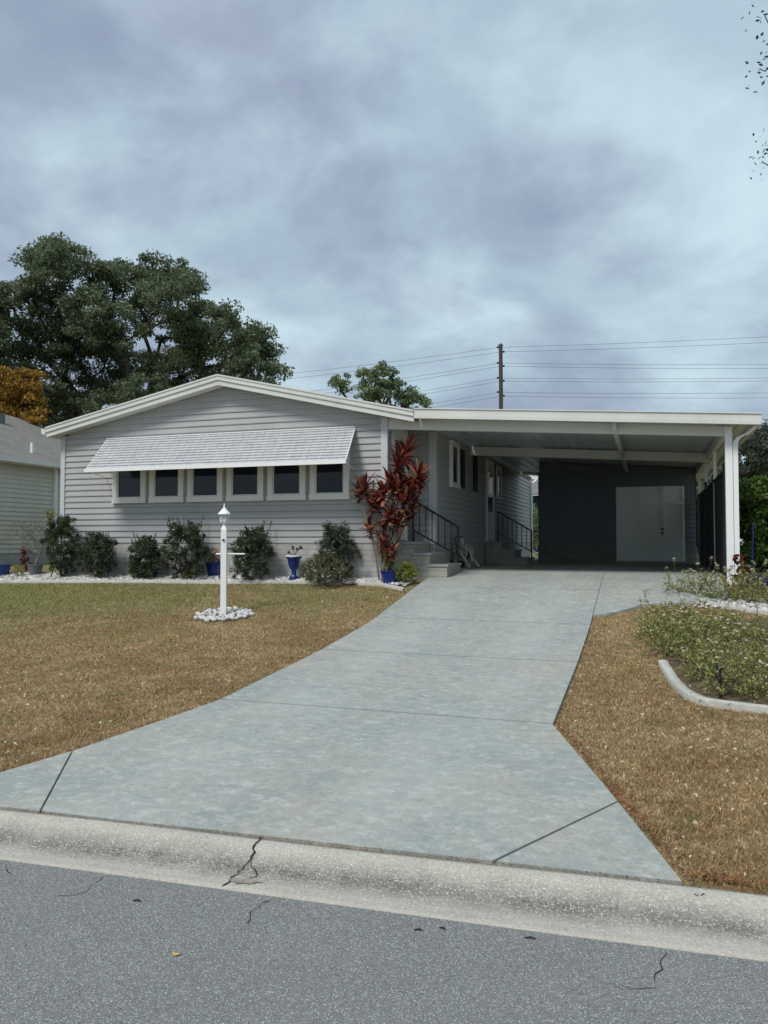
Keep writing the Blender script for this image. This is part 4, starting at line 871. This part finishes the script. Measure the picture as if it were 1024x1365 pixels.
# path light
q = G(960, 932); T = empty('path_light', q, 'black stake path light among the lantana in the right bed', 'path light')
m_ = MB(); m_.tube([(0,0,-.03),(0.004,0,.25)], .010, 6); m_.obj('stake', M['black'], T)
m_ = MB(); m_.lathe([(.013,.13),(.02,.15),(.02,.18),(.01,.19)], 8); m_.lathe([(.012,.25),(.035,.262),(.038,.28),(.03,.30),(.005,.31)], 12); m_.obj('lamp_head', M['black'], T)
# spiky plant and blue pots, blue stake by the post
q = G(988, 786); shrub(986, 772, 26, 42, 'dark red spiky plant right beside the white post', 'redleaf', 14, 7, .10, 'spiky_plant', cr_=.05, loc=q, group='', cat='plant')
for i, (x, y_, lb) in enumerate([(1002,785,'blue pot behind flowers just right of the carport post'), (1022,786,'blue pot at the right edge of the photo under the leafy shrub')]):
    q = G(x, y_); pot('plant_pot', q, .10, .14, .2, M['bluepot'], lb, group='blue glazed pots')
q = G(1003, 768); T = empty('garden_stake', q, 'thin tall blue stake in front of the bright green shrub', 'stake'); m_ = MB(); m_.tube([(0,0,0),(.02,0,.85)], .016, 6); m_.obj('rod', M['bluepot'], T); m_ = MB(); m_.lathe([(.02,.85),(.03,.87),(.0,.9)], 8, (.02,0,0)); m_.obj('cap', M['bluepot'], T)
# ------------------------------------------------------------------ neighbour's house on the left
Nh = empty('neighbour_house', (-15.6,13,0), 'cream clapboard house with grey shingle roof at the left edge', 'house'); Nh.location = (0,0,0)
un, v0, v1 = -15.6, 9.5, 24.0; zw = E+2.02
siding(MB(), (un,0,0), (0,1,0), (1,0,0), 1.35, zw, lambda z_: (v0, v1)).obj('side_wall', M['siding_cream'], Nh)
s_ = MB(); s_.box(un-.05, un+.01, v0, v1, .8, 1.35); s_.box(-24.5, un-.06, v0+.05, v0+.1, .8, 1.35); s_.obj('skirting', M['block'], Nh)
siding(MB(), (0,v0,0), (1,0,0), (0,-1,0), 1.35, zw, lambda z_: (-24.5, un)).obj('front_wall', M['siding_cream'], Nh)
c_ = MB(); c_.box(-24.4, un-.02, v0+.12, v1-.1, .9, zw); c_.obj('wall_core', M['siding_cream'], Nh)
ue, ve0, ve1 = un+.35, v0-.35, v1+.35; zr0, zr1 = E+2.14, E+4.05; ur = -19.4; uw2 = 2*ur-ue
r_ = MB(); vA, vB = ve0+(ue-ur), 20.2
r_.add([(ue,ve0,zr0),(ue,ve1,zr0),(uw2,ve1,zr0),(uw2,ve0,zr0),(ur,vA,zr1),(ur,vB,zr1),(ue,ve0,zr0-.04),(ue,ve1,zr0-.04),(uw2,ve1,zr0-.04),(uw2,ve0,zr0-.04)], [(0,1,5,4),(1,2,5),(2,3,4,5),(3,0,4),(6,7,1,0),(7,8,2,1),(8,9,3,2),(9,6,0,3),(9,8,7,6)])
nr = r_.obj('roof', M['shingle'], Nh)
g_ = MB(); g_.prism([(ue,ve0,zr0-.005),(ue+.1,ve0,zr0-.005),(ue+.085,ve0,zr0-.12),(ue,ve0,zr0-.13)], (0,ve1-ve0,0)); g_.obj('gutter', M['white'], nr)
g_ = MB(); g_.box(un, ue-.005, v0-.3, v1+.3, zr0-.13, zr0-.11); g_.obj('soffit', M['white'], nr)
g_ = MB(); g_.box(un+.02, un+.09, 17.72, 17.82, 1.1, zr0-.13); g_.obj('downspout', M['whitebright'], Nh)
g_ = MB(); g_.tube([(ue-.6, 17.2, zr0+.24),(ue-.6,17.2,zr0+.55)], .045, 8); g_.obj('vent_pipe', M['white'], nr)
g_ = MB(); g_.box(ur+.9, ur+1.15, 18.4, 18.7, zr1-.6, zr1-.22); g_.obj('roof_vent', M['greypot'], nr)
# things glimpsed through the gap behind the carport
T = empty('rear_house', (0,0,0), 'dark house wall with a teal awning glimpsed through the gap at the back', 'house')
m_ = MB(); m_.box(-9, 4, 44, 50, 1.0, 4.2); m_.obj('wall', M['darkwall'], T); m_ = MB(); m_.prism([(-9.2,43.6,4.2),(4.2,43.6,4.2),(4.2,47,5.6),(-9.2,47,5.6)], (0,0,.12)); m_.obj('roof', M['shingle'], T)
m_ = MB(); m_.prism([(-5.2,43.98,3.95),(-5.2,42.6,3.25),(-5.2,42.6,3.1),(-5.2,43.98,3.1)], (3.4,0,0)); m_.obj('awning', M['teal'], T)
shrub(712, 735, 30, 56, 'green bush glimpsed through the gap behind the carport', 'midgreen', 90, 50, .08, 'rear_bush', cr_=.2, loc=at_d(711, 733, 33), group='')
# background tree line (keeps the horizon closed at the sides)
for i, (u_, v_, s, lb) in enumerate([(-38,40,1.2,'dark tree hidden mostly by the neighbouring roof'), (16,34,1.0,'tree beyond the hedge outside the right edge'), (25,46,1.3,'tall tree far off past the right edge'), (6,52,1.0,'tree standing behind the shed roof')]):
    b_ = Vector((u_, v_, 1.08)); bl = [(b_+Vector((random.uniform(-2,2)*s, random.uniform(-2,2)*s, random.uniform(3.0,(5.4 if i != 3 else 4.0))*s)), 1.4*s) for _ in range(7)]
    tree('background_tree', lb, b_, bl, 120, 120, .2, M['greygreen'] if i % 2 else M['oak'], .75, .02, 2.2)
# ------------------------------------------------------------------ overhanging tree on the right, off frame trunk
T = empty('overhanging_tree', (4.6, 4.6, Z(4.6,4.6)), 'dark twigs of a nearby tree reaching in at the upper right edge', 'tree'); o0 = T.location
tips = [at_d(x+10, y_, 6.0)-o0 for x, y_ in [(1008,18),(1014,30),(1020,36),(1028,32),(1003,92),(1010,95),(1016,88),(1022,93),(1026,84),(1022,74),(1008,200),(1014,198),(1020,203),(1026,196),(1006,216),(1018,222),(1026,220),(1028,210),(1040,60),(1050,120),(1045,180),(1060,30)]]
for _ in range(60): tips.append(Vector((random.uniform(-1.0,1.2), random.uniform(-.8,1.2), random.uniform(3.6,5.6))))
mb, arr, leaf = skeleton((0,0,-.2), tips, .0035, .06, .25, [(.1,0,1.4),(.05,.1,2.7)], 2.2); mb.obj('trunk', M['bark'], T, True)
leaves('crown', [arr[l_][:] for l_ in leaf], np.array([[.028]*3]*22+[[.16]*3]*(len(leaf)-22)), 9, .036, M['shrub'], T, 0, .5)
# ------------------------------------------------------------------ utility pole and wires
pd = 42.0; ptop = at_d(667.5, 461, pd); T = empty('utility_pole', (ptop.x, ptop.y, 1.08), 'slim weathered utility pole with stacked insulators behind the carport roof', 'utility pole'); hh = ptop.z-1.08
m_ = MB(); m_.tube([(0,0,-.2),(0,0,hh)], [.13,.10], 10); m_.obj('mast', M['pole'], T)
rgt = Vector((math.cos(TH), math.sin(TH), 0)); bk = Vector((-math.sin(TH), math.cos(TH), 0)); wy = [461, 467, 482, 486, 502, 506, 521, 526]
for k, y_ in enumerate(wy):
    z_ = at_d(667, y_+2, pd).z-1.08; s_ = 1 if k % 2 else -1; m_ = MB(); q = rgt*(.16*s_); m_.tube([(0,0,z_-.04), (q.x, q.y, z_)], .03, 6); m_.lathe([(.03,-.05),(.06,-.02),(.06,.03),(.03,.05)], 8, (q.x, q.y, z_)); m_.obj('insulator', M['black'], T)
m_ = MB(); m_.lathe([(.12,0),(.14,.05),(.02,.15)], 8, (0,0,hh)); m_.obj('pole_cap', M['greypot'], T)
names = ['topmost','second','third','fourth','fifth','sixth','seventh','lowest']
rend = [436, 444, 476, 482, 494, 498, 514, 521]; lend = [495, 502, 524, 529, 546, 550, 565, 570]
for k, y_ in enumerate(wy):
    a = at_d(667+(2 if k % 2 else -2), y_+2, pd); b = at_d(1100, rend[k], pd); c = at_d(330, lend[k], pd*1.02); b2 = a+(b-a)*2.2; c2 = a+(c-a)*2.0; pts = []
    for t_ in np.linspace(0, 1, 13): q = c2.lerp(a, t_); q.z -= 4*.35*t_*(1-t_); pts.append(q)
    for t_ in np.linspace(0, 1, 13)[1:]: q = a.lerp(b2, t_); q.z -= 4*.35*t_*(1-t_); pts.append(q)
    m_ = MB(); m_.tube(pts, .009, 4, False); tag(m_.obj('power_line', M['wire']), '%s power line from the top on the utility pole' % names[k], 'wire', 'power lines on the utility pole')
# ------------------------------------------------------------------ dry grass and fallen leaves
def inpoly(P, x, y_):
    c = np.zeros(len(x), bool); n = len(P); j = n-1
    for i in range(n):
        xi, yi = P[i]; xj, yj = P[j]; c ^= ((yi > y_) != (yj > y_)) & (x < (xj-xi)*(y_-yi)/(yj-yi+1e-12)+xi); j = i
    return c
bedP = [(q.x, q.y) for q in bd]
driveP = [(UR,6.38),(UR,11.2),(-.34,11.52),(.06,11.95),(.9,12.1),(1.1,12.4),(1.1,14.7),(UL,14.7),(UL,6.3),(-4.0,4.76),(-4.16,4.26),(-4.3,3.7),(rf(3.98),3.98)]
grP = [(G(*q).x, G(*q).y) for q in [(918,799),(950,808),(1024,819),(1100,826),(1100,780),(925,785)]]
def sample(n, u0, u1, v0_, v1_, p=1.6, near=4.5):
    u_ = rng.uniform(u0, u1, n); v_ = rng.uniform(v0_, v1_, n); d = np.hypot(u_, v_)
    # only what this street view could plausibly see
    k = (rng.random(n) < np.minimum(1, (near/d)**p)) & (v_ > vcurb(u_)+.03+.03*np.sin(u_*9)) & ~inpoly(driveP, u_+rng.normal(0,.018,n), v_+rng.normal(0,.018,n)) & ~inpoly(grP, u_, v_)
    k &= (v_ < np.where(u_ < -3.7, edge_v(u_)-.05, 14.0)) & (np.hypot(u_-b0.x, v_-b0.y) > .44)
    k &= ~((u_ < -3.6) & (u_ < -13.5) & (v_ < 6))
    return u_[k], v_[k]
def blades(name, u_, v_, h0, h1, w_, mat):
    n = len(u_); d = np.hypot(u_, v_); z_ = zt(u_, v_)-.012; hh_ = rng.uniform(h0, h1, n)*(1+.02*d); ww = w_*(.7+.13*d)*rng.uniform(.6,1.4,n)
    a = rng.uniform(0, 2*PI, n); ln = rng.uniform(.3,1.5,n)*hh_; a2 = rng.uniform(0, 2*PI, n)
    B = np.stack([u_, v_, z_], -1); sx = np.stack([np.cos(a), np.sin(a), 0*a], -1)*ww[:,None]*.5
    tip = B+np.stack([np.cos(a2)*ln, np.sin(a2)*ln, hh_], -1)
    return npmesh(name, np.stack([B-sx, B+sx, tip], 1).reshape(-1,3), 3, mat)
uu, vv_ = sample(2000000, -12.5, 5.5, 3.6, 14, 1.7, 4.6); k = ~inpoly(bedP, uu, vv_); uu, vv_ = uu[k], vv_[k]
print('blades', len(uu)); tag(blades('grass', uu, vv_, .009, .022, .0040, M['blade']), 'dry brown lawn grass either side of the driveway, greener at far left', 'grass', kind='stuff')
def litter(name, u_, v_, s0, s1, mat, zo=.02):
    n = len(u_); z_ = zt(u_, v_)+zo*rng.uniform(.6,1.5,n); a = rng.uniform(0, 2*PI, n); s = rng.uniform(s0, s1, n)
    B = np.stack([u_, v_, z_], -1); ax = np.stack([np.cos(a), np.sin(a), rng.normal(0,.25,n)], -1)*s[:,None]; sd_ = np.stack([-np.sin(a), np.cos(a), rng.normal(0,.35,n)], -1)*s[:,None]*.42
    up_ = np.array([0,0,1.])*s[:,None]*.25
    return npmesh(name, np.stack([B-ax*.5, B-sd_*.5+up_, B+ax*.5, B+sd_*.5+up_], 1).reshape(-1,3), 4, mat)
u_, v_ = sample(22000, -9, 5, 3.8, 13, 1.0, 4.0); k = rng.random(len(u_)) < np.where(u_ > -1.5, .55, .42); u_, v_ = u_[k], v_[k]
tag(litter('leaf_litter', u_, v_, .018, .046, M['litter'], .034), 'pale fallen leaves scattered over the dry lawn', 'leaf litter', kind='stuff')
ed = []
for _ in range(900):      # leaves caught along driveway and curb edges
    s_ = random.random()
    if s_ < .45: v0_ = random.uniform(3.95, 6.4); ed.append((rf(v0_)+abs(random.gauss(0,.04))+.02, v0_+.02))
    elif s_ < .62: ed.append((.22+abs(random.gauss(0,.14)), vc(.2)+.04+abs(random.gauss(0,.05))))
    elif s_ < .8: v0_ = random.uniform(3.8, 6.4); ed.append((lf(v0_)-abs(random.gauss(0,.04))-.02, v0_))
    elif s_ < .9: v0_ = random.uniform(6.4, 12); ed.append((UL-abs(random.gauss(0,.03))-.01, v0_))
    else: u0_ = random.uniform(.2, 2.5); ed.append((u0_, vcurb(u0_)+.04+abs(random.gauss(0,.02))))
ed = np.array(ed); tag(litter('leaf_litter', ed[:,0], ed[:,1], .012, .032, M['rustlitter'], .012), 'rust-brown leaf bits gathered along driveway and curb edges', 'leaf litter', kind='stuff')
# debris in the seam between curb and driveway
u_ = rng.uniform(-4.6, 2.5, 2600); v_ = .0+vcurb(u_)+rng.normal(.006,.008,2600); 
tag(litter('seam_debris', u_, v_, .004, .013, M['rustlitter'], .004), 'brown debris lying in the seam between curb and driveway', 'debris', kind='stuff')
# one yellow leaf and a few twigs on the road
q = C2(234.5, 1271.5, .006); qq = curb_root_m @ q; m_ = MB(); n = 14
m_.add([(qq.x+.016*math.cos(a)*(1 if math.cos(a) < .8 else 1.2), qq.y+.010*math.sin(a), .008+.003*math.cos(2*a)) for a in np.linspace(0, 2*PI, n+1)[:-1]]+[(qq.x, qq.y, .006)], [(i, (i+1)%n, n) for i in range(n)])
tag(m_.obj('fallen_leaf', M['yellow']), 'single small yellow leaf lying on the grey road', 'leaf')
for (x, y_, L_, a, lb) in [(183,1201,.045,.05,'thin dark twig on the road left of the curb crack'), (558,1240,.035,.3,'short dark twig on the road near the gutter, middle of the photo'), (707,1251,.045,.1,'dark twig on the road below the driveway right joint'), (590,1238,.03,-.2,'small curved dark twig beside the middle twig on the road')]:
    q = curb_root_m @ C2(x, y_, .004); m_ = MB(); dx, dy = math.cos(a)*L_/2, math.sin(a)*L_/2; m_.tube([(q.x-dx,q.y-dy,.005),(q.x,q.y+.004,.008),(q.x+dx,q.y+dy,.005)], [.0025,.0035,.002], 5); tag(m_.obj('twig', M['crack']), lb, 'twig', 'dark twigs on the road')
for o in list(bpy.data.objects):
    if o.get('group') == '': del o['group']
